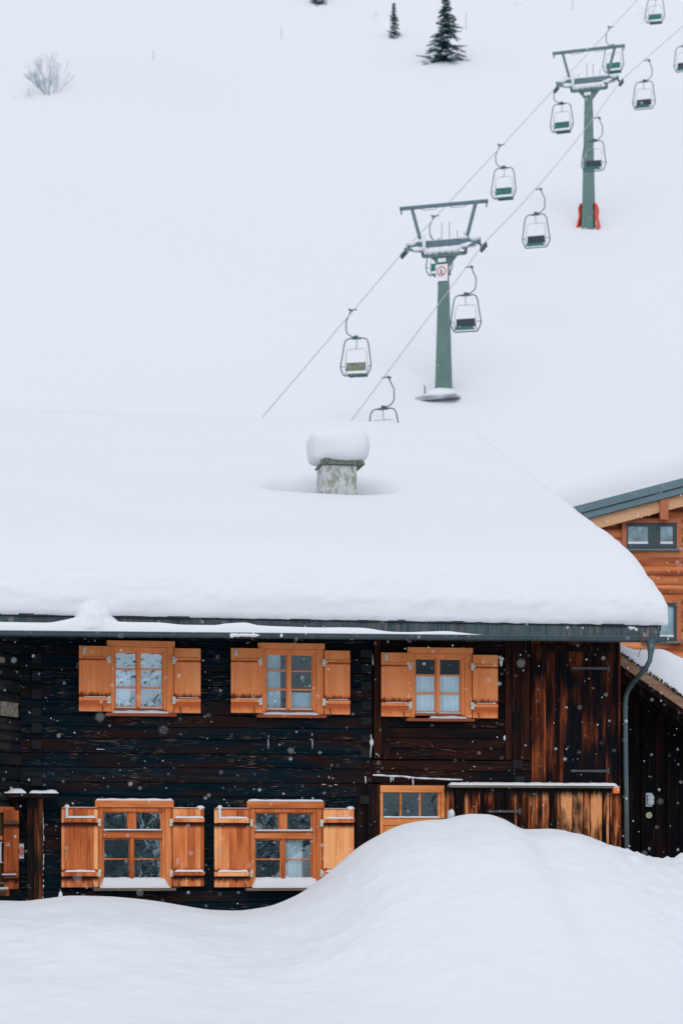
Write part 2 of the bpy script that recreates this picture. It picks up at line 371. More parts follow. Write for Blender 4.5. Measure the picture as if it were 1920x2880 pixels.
BLACKP = plain('sign_black', (.12, .13, .14), .6)
PAPER = plain('sign_white', (.70, .72, .74), .5, 0, .04)
AMBER = plain('orange_plastic', (.90, .17, .015), .35, 0, .08, 20)
BRASS = plain('cream_dial', (.45, .43, .26), .5, 0, .1, 20)
NEEDLE = plain('spruce_needles', (.075, .155, .175), .8, 0, .5, 3)  # lightened: haze over the far trees is put into the colour
BARK = plain('bark', (.04, .035, .03), .9, 0, .3, 8)
TWIG = plain('frosted_twig', (.34, .39, .44), .9, 0, .3, 3)
STAKE = plain('faded_stake', (.45, .36, .38), .8)

# ------------------------------------------------------------------ ground: one sheet
YC = -2.2
CREST = [(-600,2560),(-200,2548),(0,2533),(60,2534),(130,2527),(200,2519),(280,2520),(380,2527),(460,2537),(550,2553),(600,2559),(660,2561),(750,2550),(830,2520),(900,2475),(960,2425),(1010,2383),(1070,2347),(1130,2320),(1200,2307),(1255,2303),(1290,2294),(1330,2289),(1370,2290),(1410,2301),(1480,2332),(1540,2331),(1620,2342),(1680,2360),(1745,2384),(1800,2402),(1850,2412),(1890,2413),(1920,2405),(2050,2385),(2400,2400)]
CR = []
for px, py in CREST:
    X, Z = FP(px, py, YC); CR.append((X, Z))
HP = [(34,-1.6),(48,-1.3),(60,.6),(75,5.6),(90,12.0),(110,21.0),(137,35.5),(180,58.8),(240,93),(330,138),(480,185),(800,220)]
FT = at(1247, 1097, 110)
def ground(x, y):
    d = depth_of(x, y); u = lat_of(x, y)
    if y < 0.6:
        c = catmull(CR, x)
        if y < YC:
            t = (YC - y)
            base = -2.15 + .25 * nz(x * .15, y * .15)
            if y < -85: base += (-85 - y) * .3 * sm(0, 40, -85 - y)       # the opposite slope, behind the camera
            k = 1 - sm(-.6, 6.6, t) if t > 0 else 1
            k = (k - 0) / (1 - sm(-.6, 6.6, 0))
            z = base + (c - base) * k
        else:
            z = c - .55 * sm(0, 1.6, y - YC)
        near = sm(-9, -5, y)
        lump = nz(x * .9, y * .9, 3) * .05 + nz(x * 2.7, y * 2.7, 5) * .014
        rough = sm(2.2, 3.4, x)
        lump += rough * (abs(nz(x * 4, y * 4, 8)) * .07 + abs(nz(x * 9, y * 9, 1)) * .04 - .03)
        lump += .5 * (1 - rough) * sm(.2, 1.5, YC - y) * abs(nz(x * 3.1, y * 5.5, 11)) * .06
        z += lump * near * (1 - .75 * math.exp(-((y - YC) / .5) ** 2) * (1 - rough))
        return z
    z0 = catmull(HP, d)
    k = sm(.6, 3.0, y)
    side = catmull(CR, x) - .55
    far = sm(60, 110, d)
    z0 += far * (1.4 * nz(u * .022, d * .03, 2) + .5 * nz(u * .07, d * .07, 9)) * (1 - .9 * math.exp(-((u - 4.6 - (d - 110) * .345) / 7) ** 2))
    z0 += far * (.22 * nz(u * .11 + 3, d * .16, 4) + .30 * math.exp(-((d - 122 - .12 * u - 3 * math.sin(u * .09)) / 1.1) ** 2) * sm(6, -4, u) if u < 6 else 0)
    z0 -= .50 * math.exp(-((u - lat_of(FT.x, FT.y)) / 1.9) ** 4 - ((d - 107.6) / 1.5) ** 4)
    # shoulder on the upper left, where the bush grows
    z0 += 3.2 * math.exp(-((u + 19) / 9) ** 2 - ((d - 166) / 7) ** 2)
    return side * (1 - k) + z0 * k
def axis_vals(a, b, dense, step, grow=1.13):
    v = []; x = dense[0]
    while x < dense[1]: v.append(x); x += step
    s_ = step; x = v[-1]
    while x < b: s_ = min(s_ * grow, 12); x += s_; v.append(x)
    s_ = step; x = dense[0]; lo = []
    while x > a: s_ = min(s_ * grow, 12); x -= s_; lo.append(x)
    return lo[::-1] + v
gx = axis_vals(-260, 420, (-6.5, 6.5), .055, 1.12)
gy = axis_vals(-190, 900, (-8.5, -.6), .06, 1.06)
g = MB(); nx, ny = len(gx), len(gy)
for x in gx:
    for y in gy: g.v.append((x, y, ground(x, y)))
for i in range(nx - 1):
    for j in range(ny - 1): g.face([i*ny + j, (i+1)*ny + j, (i+1)*ny + j + 1, i*ny + j + 1])
tag(g.build('ground', SNOW_HILL, smooth=True), kind='structure')

# ------------------------------------------------------------------ main chalet
ZB = -1.55
CH = empty('chalet', (0, 0, ZB))
tag(CH, 'dark charred log chalet with orange shuttered windows under a deep snow roof', 'house')
XL, XR = fx(-1500), fx(1742)
XA = fx(58)                                        # inner corner with the wing
ZT = 3.12
# windows: upper layout in pixels of the leftmost window, lower likewise
mu = fx(391) - fx(390); muz = depth_of(fx(390), 0) / F
UPW = [(390, 1986, 'W1'), (812, 1990.5, 'W2'), (1229.5, 2001, 'W3')]
LOWW = [(372, 2468, 'V1'), (796, 2468, 'V2')]
mlz = depth_of(fx(372), 0) / F
ml = fx(373) - fx(372)
openings = []
def upr(c): return (fx(c[0]), fz(c[1], c[0]))
for c in UPW:
    X, Z = upr(c); openings.append((X - 80*mu, X + 85*mu, Z - 20*muz, Z + 166*muz))
for c in LOWW:
    X, Z = upr(c); openings.append((X - 92*ml, X + 100*ml, Z - 28*mlz, Z + 197*mlz))
DX0, DX1 = fx(1067), fx(1247); DZT = fz(2209, 1150)
def logs(m, x0, x1, z0, z1, h, yf=0.0, ops=openings, seed=0):
    z = z0; k = 0
    while z < z1 - .03:
        hh = min(h * random.uniform(.85, 1.2), z1 - z)
        if z1 - z - hh < .06: hh = z1 - z
        zs, ze = z + .0025, z + hh - .0025
        spans = [(x0, x1)]
        extra = []
        for (a, b, c, d) in ops:
            if zs < d and ze > c:
                if zs < c - .01: extra.append((max(a, x0), min(b, x1), zs, c))
                if ze > d + .01: extra.append((max(a, x0), min(b, x1), d, ze))
                ns = []
                for (p, q) in spans:
                    if b <= p or a >= q: ns.append((p, q)); continue
                    if a > p: ns.append((p, a))
                    if b < q: ns.append((b, q))
                spans = ns
        m.rnd(); yo = random.uniform(-.008, .008)
        for (p, q, zs, ze) in [(p, q, zs, ze) for p, q in spans] + extra:
            if q - p < .02: continue
            n = max(2, int((q - p) / .22) + 1)
            sec = [(.014, 0), (.003, .035), (0, .2), (-.002, .6), (.002, .96), (.014, 1), (.2, 1), (.2, 0)]
            b0 = len(m.v)
            for i in range(n):
                x = p + (q - p) * i / (n - 1)
                w0 = .012 * nz(x * 1.3, (k) * 3.1 + seed); w1 = .012 * nz(x * 1.3, (k + 1) * 3.1 + seed)
                for (yy, t) in sec:
                    m.v.append((x, yf + yo + yy + .006 * nz(x * 2.1, k * 7 + t * 3), zs + w0 + (ze - zs + w1 - w0) * t))
            ns_ = len(sec)
            for i in range(n - 1):
                for j in range(ns_):
                    j2 = (j + 1) % ns_
                    m.face([b0 + i*ns_ + j, b0 + (i+1)*ns_ + j, b0 + (i+1)*ns_ + j2, b0 + i*ns_ + j2])
            m.face([b0 + j for j in range(ns_)][::-1]); m.face([b0 + (n-1)*ns_ + j for j in range(ns_)])
        z += hh; k += 1
m = MB()
XB = fx(1046)
logs(m, XA, XB, ZB, ZT, .185)
m.build('log_wall', LOG, CH)
m = MB()   # upper right infill between the posts
XP0, XP1 = fx(1096), fx(1418)
logs(m, XP0, XP1, fz(2137, 1250), ZT, .17, .012, seed=40)
logs(m, XB + .004, fx(1490), fz(2203, 1250), fz(2139, 1250), .18, -.03, ops=[], seed=50)
m.build('infill_wall', INFILL, CH)
m = MB()
# posts
for a, b, yy in ((1050, 1071, -.035), (1072.5, 1095, -.02), (1419, 1437, -.02), (1438.5, 1461, -.03), (1462.5, 1489, -.02)):
    MB().rnd().box(fx(a), fx(b), yy, .15, fz(2136, 1250), ZT).build('post', POST, CH, bevel=.006)
for a, b, yy in ((1002, 1030, -.02), (1031, 1065.5, -.05)):
    MB().rnd().box(fx(a), fx(b), yy, .15, ZB, fz(2206, 1030)).build('post', POST, CH, bevel=.006)
# vertical planks, hayloft door side
m = MB(); xs = [1492, 1501, 1534, 1572, 1634, 1702, 1737]
for i in range(len(xs) - 1):
    m.rnd().box(fx(xs[i]) + .002, fx(xs[i+1]) - .003, random.uniform(-.006, .006) - (.03 if i == 0 else 0), .14, fz(2207, 1600), ZT)
m.rnd(.9).box(fx(1737) , fx(1742), -.03, .14, ZB, ZT)
m.build('plank_wall', PLANK, CH, bevel=.004)
m = MB(); m.rnd(.3).box(fx(1506), fx(1702), -.028, -.010, fz(1832, 1600), fz(1816, 1600)); m.build('lintel', POST, CH)
# parapet cladding of weathered boards
m = MB(); XQ0, XQ1 = fx(1249, -.1), fx(1747, -.1)
px = 1249
zt_ = fz(2216, 1500, -.1)
while px < 1745:
    w = random.choice((11, 20, 30, 26, 34, 9)); q = min(px + w, 1747)
    thin = w < 15; gap = .004 if thin else .006
    m.rnd().box(fx(px, -.1) + gap, fx(q, -.1) - gap, -.1 - (.022 if thin else 0) + random.uniform(-.004, .004), -.045, ZB, zt_ + random.uniform(-.01, .0)); px = q
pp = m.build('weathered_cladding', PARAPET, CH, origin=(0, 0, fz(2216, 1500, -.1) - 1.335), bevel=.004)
m = MB().rnd(); m.box(fx(1262, -.16), fx(1741, -.16), -.2, -.03, fz(2216, 1500, -.16) , fz(2209.5, 1500, -.16)); m.build('ledge', SILL_GREY, CH, bevel=.004)
# log ends of the cross walls (dark squares at the joints)
for px_, ys in ((1029, (1838, 1880, 1930, 1985, 2028, 2078, 2118)), (103, (1851, 1900, 1952, 2003, 2048, 2094, 2200))):
    for py_ in ys:
        X, Z = FP(px_, py_); w = .075 * random.uniform(.85, 1.1); h_ = .062 * random.uniform(.9, 1.15)
        MB().box(X - w, X + w, -.045, .1, Z - h_, Z + h_).build('log_end', LOGEND, CH, bevel=.012)
for (px_, py_) in ((1023, 2250), (1451, 2150), (1458, 2195), (90, 2262)):
    X, Z = FP(px_, py_)
    MB().box(X - .07, X + .07, -.075, .1, Z - .06, Z + .06).build('log_end', LOGEND, CH, bevel=.01)
# back, side walls, near-black sheet standing in for the unlit rooms
m = MB(); m.box(XL, XR, .75, .8, ZB, ZT); m.build('dark_backing', ROOM, CH)
zr, ye, yr, ze = 7.32, -1.05, 10.8, 3.17
m = MB(); m.box(XL, XR - .1, 2*yr, 2*yr + .1, ZB, ZT); m.box(XR - .1, XR - .004, .16, 2*yr, ZB, ZT); m.box(XL, XL + .1, .21, 2*yr, ZB, ZT); m.prism([(0, 0)], 0, 0) if False else None
for xx in (XR - .1, XL):
    b0 = [(xx, .0, ZT + .002), (xx, 2*yr, ZT + .002), (xx, yr, zr - .18)]
    m.add(b0 + [(x + .095, y, z) for x, y, z in b0], [(0,1,2), (5,4,3), (0,3,4,1), (1,4,5,2), (2,5,3,0)])
m.build('side_wall', INFILL, CH)
# roof slab
XRR = fx(1857, ye); XLL = XL - .5
m = MB()
def slab(m, x0, x1, t):
    pts = [(ye, ze), (yr, zr), (2*yr - ye, ze), (2*yr - ye, ze - t), (yr, zr - t), (ye, ze - t)]
    m.add([(x0, y, z) for y, z in pts] + [(x1, y, z) for y, z in pts],
          [(0,1,2,3,4,5), (11,10,9,8,7,6), (0,6,7,1), (1,7,8,2), (2,8,9,3), (3,9,10,4), (4,10,11,5), (5,11,6,0)])
slab(m, XLL, XRR, .07)
m.build('roof', LOGEND, CH)
# ragged shingle edge
m = MB(); x = XLL
while x < XRR:
    w = random.uniform(.08, .35); m.rnd().box(x, min(x + w, XRR), ye - .03 - random.random() * .03, ye + .2, ze - .012, ze + .006 + random.random() * .014); x += w + random.choice((.0, .0, .01))
m.build('shingle_edge', plain('wet_shingle', (.012, .022, .026), .8, 0, .4, 9), CH)
m = MB(); x = XLL
while x < XRR - .02:
    w = random.uniform(.10, .2); x2 = min(x + w, XRR - .02)
    m.rnd().box(x + .001, x2 - .001, ye - .022 + random.random() * .006, ye - .002, ze - .235, ze - .016); x = x2
m.build('fascia', FASCIA, CH)
# rafters under the eaves
x = XLL + .3
while x < XRR - .3:
    m = MB().rnd(); a = Vector((x, ye + .08, ze - .14 + .0)); sl = (zr - ze) / (yr - ye)
    m.beam(a, (x, .1, ze - .14 + sl * (.1 - ye - .08)), .12, .12); m.build('rafter', POST, CH); x += .83
# gutter
GY = -1.19
ga = Vector((XLL, GY, 0)); p0 = FP(0, 1786, GY); p1 = FP(1872, 1803, GY)
def gz(x): return p0[1] + (p1[1] - p0[1]) * (x - p0[0]) / (p1[0] - p0[0])
XG1 = p1[0]
m = MB(); ns = 14; rr = .058
def gsec(x, r): return [(x, GY + r * math.cos(a), gz(x) + .045 + r * 1.05 * math.sin(a)) for a in [math.pi + math.pi * k / ns for k in range(ns + 1)]]
xs_ = [XLL + (XG1 - XLL) * i / 10 for i in range(11)]
for r_ in (rr, rr - .006):
    b0 = len(m.v)
    for x in xs_: m.v += gsec(x, r_)
    for i in range(10):
        for k in range(ns):
            q = [b0 + i*(ns+1) + k, b0 + (i+1)*(ns+1) + k, b0 + (i+1)*(ns+1) + k + 1, b0 + i*(ns+1) + k + 1]
            m.face(q)
m.tube([(x, GY - rr - .004, gz(x) + .048) for x in (XLL, XG1)], .010, 8)
m.add(gsec(XG1 + .001, rr) , [tuple(range(ns + 1))])
gut = m.build('gutter', GUTTER, CH, smooth=False)
for px_ in (-120, 105, 262, 448, 640, 838, 990, 1165, 1308, 1497, 1680):
    x = fx(px_, GY); m = MB()
    m.tube([(x + .02 * t - .01 + .012, GY + (rr + .006) * math.cos(a), gz(x) + .047 + (rr + .008) * 1.05 * math.sin(a)) for t, a in [(k / 8, math.pi + math.pi * .62 * k / 8) for k in range(9)]], .006, 6)
    m.build('gutter_bracket', HOOK, gut)
for x in (fx(640, GY), fx(1205, GY)):
    m = MB(); m.add(gsec(x - .03, rr + .004) + gsec(x + .03, rr + .004), [(k, k + ns + 1, k + ns + 2, k + 1) for k in range(ns)]); m.build('joint_sleeve', GUTTER, gut)
# downpipe
def PP(px, py, y): X, Z = FP(px, py, y); return Vector((X, y, Z))
dp = [PP(1829, 1808, GY), PP(1829, 1828, GY), PP(1828, 1842, GY), PP(1826, 1858, GY + .02), PP(1816, 1876, GY + .1), PP(1780, 1920, -.48), PP(1766, 1940, -.24), PP(1759, 1958, -.16), PP(1757, 1985, -.13), PP(1758, 2100, -.13), PP(1760, 2250, -.13), PP(1762, 2480, -.13)]
m = MB(); m.tube(dp, [.062, .05, .036] + [.035] * 9, 14)
pipe = m.build('downpipe', PIPE, CH, smooth=True)
for py_ in (1990, 2240):
    c = PP(1757.5, py_, -.13); MB().tube([c - UP * .018, c + UP * .018], .042, 14).build('pipe_collar', PIPE, pipe)
m = MB(); a = PP(1829, 1800, GY)
m.add([(a.x + .085*math.cos(t), a.y + .05*math.sin(t), a.z + .02) for t in [k*math.pi/6 for k in range(12)]] + [(a.x + .04*math.cos(t), a.y + .04*math.sin(t), a.z - .16) for t in [k*math.pi/6 for k in range(12)]],
      [(k, (k+1) % 12, (k+1) % 12 + 12, k + 12) for k in range(12)])
m.build('pipe_funnel', PIPE, pipe, smooth=True)
m = MB(); tw = [PP(x, y, GY - .07) for x, y in ((1793, 1755), (1794, 1775), (1806, 1788), (1812, 1800), (1807, 1815), (1800, 1806), (1806, 1795))]
m.tube(tw, .006, 5); m.tube([PP(1801, 1822, GY - .07), PP(1793, 1848, GY - .06)], .005, 5); m.tube([PP(1808, 1792, GY - .07), PP(1806, 1802, GY - .08)], .02, 6)
m.build('tie_wire', RUST, gut)

# ---- windows
def snow_strip(m, x0, x1, y0, y1, z, h, seg=None, seed=0.0):   # rounded ribbon of snow lying on an edge
    n = seg or max(6, int((x1 - x0) / .03)); k = 8; b0 = len(m.v)
    for i in range(n + 1):
        t = i / n; x = x0 + (x1 - x0) * t
        e = min(1, min(t, 1 - t) * (x1 - x0) / max(.02, h)) ** .5
        hh = h * e * (1 + .35 * nz(x * 7 + seed, seed)); 
        for j in range(k + 1):
            a = math.pi * j / k; yy = (y0 + y1) / 2 - math.cos(a) * (y1 - y0) / 2 * (.9 + .1 * e)
            m.v.append((x, yy, z + max(.0005, hh * math.sin(a) ** .6)))
    for i in range(n):
        for j in range(k): m.face([b0 + i*(k+1) + j, b0 + (i+1)*(k+1) + j, b0 + (i+1)*(k+1) + j + 1, b0 + i*(k+1) + j + 1])
    return m
def hinge(X, Z, side, parent, y):
    m = MB(); m.box(X - .022, X + .022, y - .012, y, Z - .05, Z + .05); m.box(X + side*.012 - .03, X + side*.012 + .03, y - .02, y - .012, Z - .012, Z + .02)
    m.build('hinge', HINGE, parent, bevel=.003)
def curtain(x0, x1, z0, z1, y, mat, parent, folds=9, amp=.018, name='curtain', tilt=0):
    m = MB()
    n = 60
    def fn(u, v):
        x = x0 + (x1 - x0) * u; z = z0 + (z1 - z0) * v
        return (x + tilt * (1 - v) * u, y + amp * math.sin(u * folds * 6.28 + 1.2 * math.sin(u * 9)) * (1 - .4 * v) + .01 * nz(x * 9, z * 2), z + (.006 * math.sin(u * 70) if v > .99 else 0))
    m.grid(n, 8, fn); return m.build(name, mat, parent, smooth=True)
def upper_window(c, kind):
    GL = {'W1': GLASS1, 'W2': GLASS, 'W3': GLASS3}[kind]
    X, Z = upr(c)
    def x_(d): return X + d * mu
    def z_(d): return Z + d * muz
    m = MB()
    m.rnd().box(x_(-90), x_(101), -.075, .06, z_(166), z_(183))             # head board
    m.rnd().box(x_(-87), x_(-69), -.062, .06, z_(-19), z_(166) - .002)            # jambs
    m.rnd().box(x_(78), x_(99), -.062, .06, z_(-19), z_(166) - .002)
    m.rnd().box(x_(-69) + .001, x_(78) - .001, -.055, .06, z_(153), z_(166) - .004)
    m.rnd().box(x_(70), x_(78) - .001, -.040, .06, z_(-12), z_(153) - .002)
    w = m.build('window', ORANGE, CH, bevel=.006)
    m = MB()   # sash frames
    ysf, ysb = -.012, .03
    for (a, b) in ((-69, -3.5), (-3, 70)):
        aa, bb = (a + .5, b)
        fw = 4.5
        m.rnd().box(x_(aa), x_(aa + fw), ysf, ysb, z_(-6), z_(153)); m.rnd().box(x_(bb - fw), x_(bb), ysf, ysb, z_(-6), z_(153))
        m.rnd().box(x_(aa + fw), x_(bb - fw), ysf + .002, ysb, z_(149), z_(153)); m.rnd().box(x_(aa + fw), x_(bb - fw), ysf + .002, ysb, z_(-6), z_(0))
        for q in (49.5, 102): m.rnd().box(x_(aa + fw), x_(bb - fw), ysf + .006, ysb, z_(q), z_(q + 4.5))
    m.rnd().box(x_(-4.5), x_(6), -.04, ysf + .001, z_(-4), z_(156))
    m.build('sash', ORANGE, w, bevel=.003)
    m = MB()
    m.rnd().box(x_(-68), x_(70), -.045, .03, z_(-13), z_(-6) - .001); m.build('bottom_rail', SILL, w, bevel=.003)
    for (a, b) in ((-64.5, -8), (2, 65.5)):
        m = MB(); 
        for (q0, q1) in ((0, 49.5), (54, 102), (106.5, 149)):
            m.add([(x_(a), .012, z_(q0)), (x_(b), .012, z_(q0)), (x_(b), .012, z_(q1)), (x_(a), .012, z_(q1))], [(0,1,2,3)])
        m.build('pane', GL, w, origin=(x_(a), 0, z_(0)))
    m = MB(); m.rnd().box(x_(-94), x_(105), -.12, .05, z_(-29), z_(-21)); m.build('sill', SILL, w, bevel=.004)
    m = MB(); snow_strip(m, x_(-76) if kind != 'W3' else x_(-28), x_(84), -.115, -.02, z_(-21), .040, seed=X)
    snow_strip(m, x_(-68), x_(-5), -.052, -.014, z_(-6), .018, seed=X+3); snow_strip(m, x_(0), x_(70), -.052, -.014, z_(-6), .018, seed=X+5)
    m.build('sill_snow', SNOW, w, smooth=True)
    for (a, b, zb, zt2, sd_) in ((-168, -80, -17, 166, 1), (99.5, 173, -19, 163, -1)):
        m = MB(); ys0 = -.105; org = (x_((a + b) / 2), ys0, z_(zb))
        m.rnd().box(x_(a), x_(b), ys0, -.07, z_(zb), z_(zt2))
        if sd_ == 1: m.rnd().box(x_(a), x_(a + 8), ys0 - .012, ys0 - .0005, z_(zb) + .001, z_(zt2) - .001)
        a2 = a + 8.5 if sd_ == 1 else a + 4
        b2 = b - 6 if sd_ == 1 else b
        for q in (20, 133):
            m.rnd().box(x_(a2), x_(b2), ys0 - .016, ys0 - .0005, z_(q - 8), z_(q + 2.5))
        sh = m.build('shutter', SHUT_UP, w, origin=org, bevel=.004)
        m = MB(); 
        for q in (134,): m.box(x_(a2) , x_(b2) , ys0 - .018, ys0 - .001, z_(q + 1.5), z_(q + 3.2))
        m.build('rail_shadow_gap', RUST, sh) if False else None
        m = MB(); snow_strip(m, x_(a2) + .01, x_(b2) - .01, ys0 - .02, ys0 - .001, z_(22.3), .012, seed=a + X); m.build('snow_line', SNOW, w, smooth=True)
        hx = x_(b - 4) if sd_ == 1 else x_(a + 2)
        for q in (16, 128): hinge(hx + (0 if sd_ == 1 else -.02), z_(q), -sd_, w, ys0 - .003)
        m = MB(); hx2 = x_(b - 24) if sd_ == 1 else x_(a + 14)
        m.tube([(hx2, ys0 - .02, z_(zb + 16)), (hx2 + .01, ys0 - .03, z_(zb + 8)), (hx2 + .004, ys0 - .03, z_(zb - 2)), (hx2 + .012, -.02, z_(zb - 5))], .007, 6)
        m.build('holdback_hook', RUST, w)
        if sd_ == 1:
            m = MB(); m.box(x_(a + 10), x_(a + 19), ys0 - .014, ys0 - .001, z_(144), z_(163)); m.box(x_(a + 13), x_(a + 15.5), ys0 - .022, ys0 - .014, z_(146), z_(160)); m.build('latch_plate', HINGE, w, bevel=.003)
            m = MB(); cx_, cz_ = x_(a + 16), z_(70); m.tube([(cx_ + .02*math.cos(t), ys0 - .008, cz_ + .02*math.sin(t)) for t in [k*math.pi/7 for k in range(14)]], .0035, 5, closed=True); m.build('pull_ring', HINGE, w)
    if kind == 'W1':  # cloths added here to stand in for the bright wavy reflection
        curtain(x_(-67), x_(-22), z_(-2), z_(101), .045, CURT, w, 2, .006, 'reflection_sheet')  # pale sheet in place of the reflected sky and hill
        curtain(x_(0), x_(48), z_(-2), z_(150), .10, CURT_GREY, w, 5, .03, 'curtain', -.05)
        curtain(x_(20), x_(72), z_(60), z_(152), .14, CURT, w, 4, .03, 'curtain', -.1)
    elif kind == 'W2':
        curtain(x_(-67), x_(-22), z_(-2), z_(151), .05, CURT_GREY, w, 2, .012)
        curtain(x_(0), x_(70), z_(-2), z_(44), .05, CURT_GREY, w, 1, .006)
    else:
        for (a, b) in ((-66, -5), (0, 68)):
            curtain(x_(a), x_(b), z_(-2), z_(103), .036, CURT, w, 6, .013)
            m = MB(); m.tube([(x_(a), .036, z_(105)), (x_(b), .036, z_(105))], .010, 6); m.build('curtain_rod', CURT, w)
    return w
for c in UPW: upper_window(c, c[2])
def lower_window(c, kind):
    X, Z = upr(c)
    def x_(d): return X + d * ml
    def z_(d): return Z + d * mlz
    m = MB(); m.rnd().box(x_(-96), x_(-83), -.062, .06, z_(-28), z_(197) - .002); m.rnd().box(x_(93), x_(111), -.062, .06, z_(-28), z_(197) - .002)
    m.rnd().box(x_(84.5), x_(93) - .001, -.04, .06, z_(-28), z_(185)); m.rnd().box(x_(-83) + .001, x_(93) - .001, -.05, .06, z_(185), z_(197) - .003)
    w = m.build('window', CASE_LOW, CH, bevel=.006)
    m = MB(); m.rnd().box(x_(-105), x_(116), -.085, .06, z_(197), z_(216))
    m.rnd().box(x_(-83) + .001, x_(84.5), -.05, .05, z_(110), z_(128)); m.build('head_board', CASE_LOWH, w, bevel=.006)
    m = MB(); m.rnd().box(x_(-84), x_(85), -.066, -.03, z_(129), z_(133)); m.build('drip_rail', SILL_GREY, w, bevel=.003)
    m = MB(); ysf, ysb = -.012, .03
    for (a, b, q0, q1, mt) in ((-82.5, -10, 133, 185, 0), (-1, 84, 133, 185, 0), (-82.5, -4.5, -4, 109.5, 1), (-3.5, 84, -4, 109.5, 1)):
        fl = 13 if mt == 0 and a > -20 else 4; fr = 4.5
        if mt and a > -20: fl = 10
        m.rnd().box(x_(a), x_(a + fl), ysf, ysb, z_(q0), z_(q1)); m.rnd().box(x_(b - fr), x_(b), ysf, ysb, z_(q0), z_(q1))
        m.rnd().box(x_(a + fl), x_(b - fr), ysf + .002, ysb, z_(q0), z_(q0 + 3.5)); m.rnd().box(x_(a + fl), x_(b - fr), ysf + .002, ysb, z_(q1 - 3.5), z_(q1))
        if mt: m.rnd().box(x_(a + fl), x_(b - fr), ysf + .006, ysb, z_(50), z_(54))
    m.rnd().box(x_(-10), x_(-1) - .001, ysf, ysb, z_(133), z_(185))
    m.build('sash', CASE_LOW, w, bevel=.003)
    m = MB(); m.tube([(x_(-1), -.022, z_(-2)), (x_(-1), -.022, z_(112))], .026, 10); m.build('centre_post', CASE_LOW, w, smooth=True)
    for (a, b, q0, q1) in ((-78.5, -14.5, 136.5, 181.5), (12, 79.5, 136.5, 181.5), (-78.5, -9, 0, 106), (6.5, 79.5, 0, 106)):
        m = MB(); m.add([(x_(a), .012, z_(q0)), (x_(b), .012, z_(q0)), (x_(b), .012, z_(q1)), (x_(a), .012, z_(q1))], [(0,1,2,3)]); m.build('pane', GLASS_LOW, w, origin=(x_(a), 0, z_(q0)))
    m = MB(); m.rnd().box(x_(-110), x_(120), -.20, .03, z_(-37), z_(-29)); m.build('sill', SILL_GREY, w, bevel=.004)
    # snow: deep on the sill, thin on the head board and the drip rail
    m = MB()
    def fn(u, v):
        x = x_(-92 + 196 * u); y = -.19 + .195 * v
        zz = z_(-29) + (.015 + .13 * sm(0, 1, v) + .01 * nz(x * 8, y * 8)) * min(1, min(u, 1 - u) * 14 + .25)
        return (x, y, zz)
    m.grid(50, 10, fn)
    m.grid(50, 2, lambda u, v: (x_(-92 + 196 * u), -.192, z_(-29) + (0.001 + v * (.016 + .01 * nz(x_(-92 + 196*u) * 8, -.19 * 8)))))
    m.build('sill_snow', SNOW, w, smooth=True)
    m = MB(); snow_strip(m, x_(-104), x_(115), -.085, .0, z_(216), .03, seed=X); snow_strip(m, x_(-83), x_(84), -.066, -.028, z_(133), .016, seed=X + 2); m.build('snow_line', SNOW, w, smooth=True)
    for (a, b, zb, zt2, sd_) in ((-199, -97, -27, 196, 1), (112.5, 201, -25, 196, -1)):
        m = MB(); ys0 = -.105; org = (x_((a + b) / 2), ys0, z_(zb))
        p = a; k = 0
        while p < b - 3:
            wd = random.uniform(15, 24); q = min(b, p + wd)
            if b - q < 7: q = b
            m.rnd().box(x_(p) + .0004, x_(q) - .0004, ys0 + random.uniform(0, .0015), -.07, z_(zb), z_(zt2)); p = q
        if sd_ == 1: m.rnd().box(x_(a), x_(a + 8), ys0 - .014, ys0 - .002, z_(zb) + .001, z_(zt2) - .001)
        a2 = a + 8.5 if sd_ == 1 else a + 4; b2 = b - 5 if sd_ == 1 else b
        for q in (4, 155): m.rnd().box(x_(a2), x_(b2), ys0 - .03, ys0 - .002, z_(q), z_(q + 12))
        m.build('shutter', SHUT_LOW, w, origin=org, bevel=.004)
        m = MB()
        for q in (4, 155): snow_strip(m, x_(a2), x_(b2), ys0 - .034, ys0 - .001, z_(q + 12), .028, seed=a + q + X)
        snow_strip(m, x_(a), x_(b), ys0, -.07, z_(zt2), .008, seed=a)
        if sd_ == 1: m.ball((x_(a + 16), -.088, z_(zt2)), (.04, .02, .045), 10, 6)
        else: m.ball((x_(b - 10), -.088, z_(zt2)), (.06, .02, .035), 10, 6)
        m.build('snow_line', SNOW, w, smooth=True)
        hx = x_(b + 4) if sd_ == 1 else x_(a - 4)
        for q in (12, 155): hinge(hx, z_(q), -sd_, w, -.075 if sd_ == 1 else -.075)
        for q in (9, 160):
            m = MB(); m.ball((x_(b - 14) if sd_ == 1 else x_(a + 9), ys0 - .032, z_(q)), .009, 8, 5); m.build('bolt_head', IRON, w)
        m = MB(); hx2 = x_(b - 16) if sd_ == 1 else x_(a + 17)
        m.tube([(hx2, ys0 - .02, z_(zb + 12)), (hx2 + .01, ys0 - .03, z_(zb + 5)), (hx2 + .004, ys0 - .03, z_(zb - 3)), (hx2 + .012, -.02, z_(zb - 6))], .008, 6); m.build('holdback_hook', IRON, w)
        if sd_ == 1:
            m = MB(); m.box(x_(a + 11), x_(a + 19), ys0 - .016, ys0 - .001, z_(172), z_(193)); m.build('latch_plate', WHITEP, w, bevel=.008)
            m = MB(); cx_, cz_ = x_(a + 14), z_(83); m.tube([(cx_ + .018*math.cos(t), ys0 - .02, cz_ + .018*math.sin(t)) for t in [k*math.pi/7 for k in range(14)]], .005, 5, closed=True); m.tube([(cx_, ys0 - .018, cz_ - .02), (cx_, ys0 - .018, cz_ - .16)], .003, 5); m.build('pull_ring', HINGE, w)
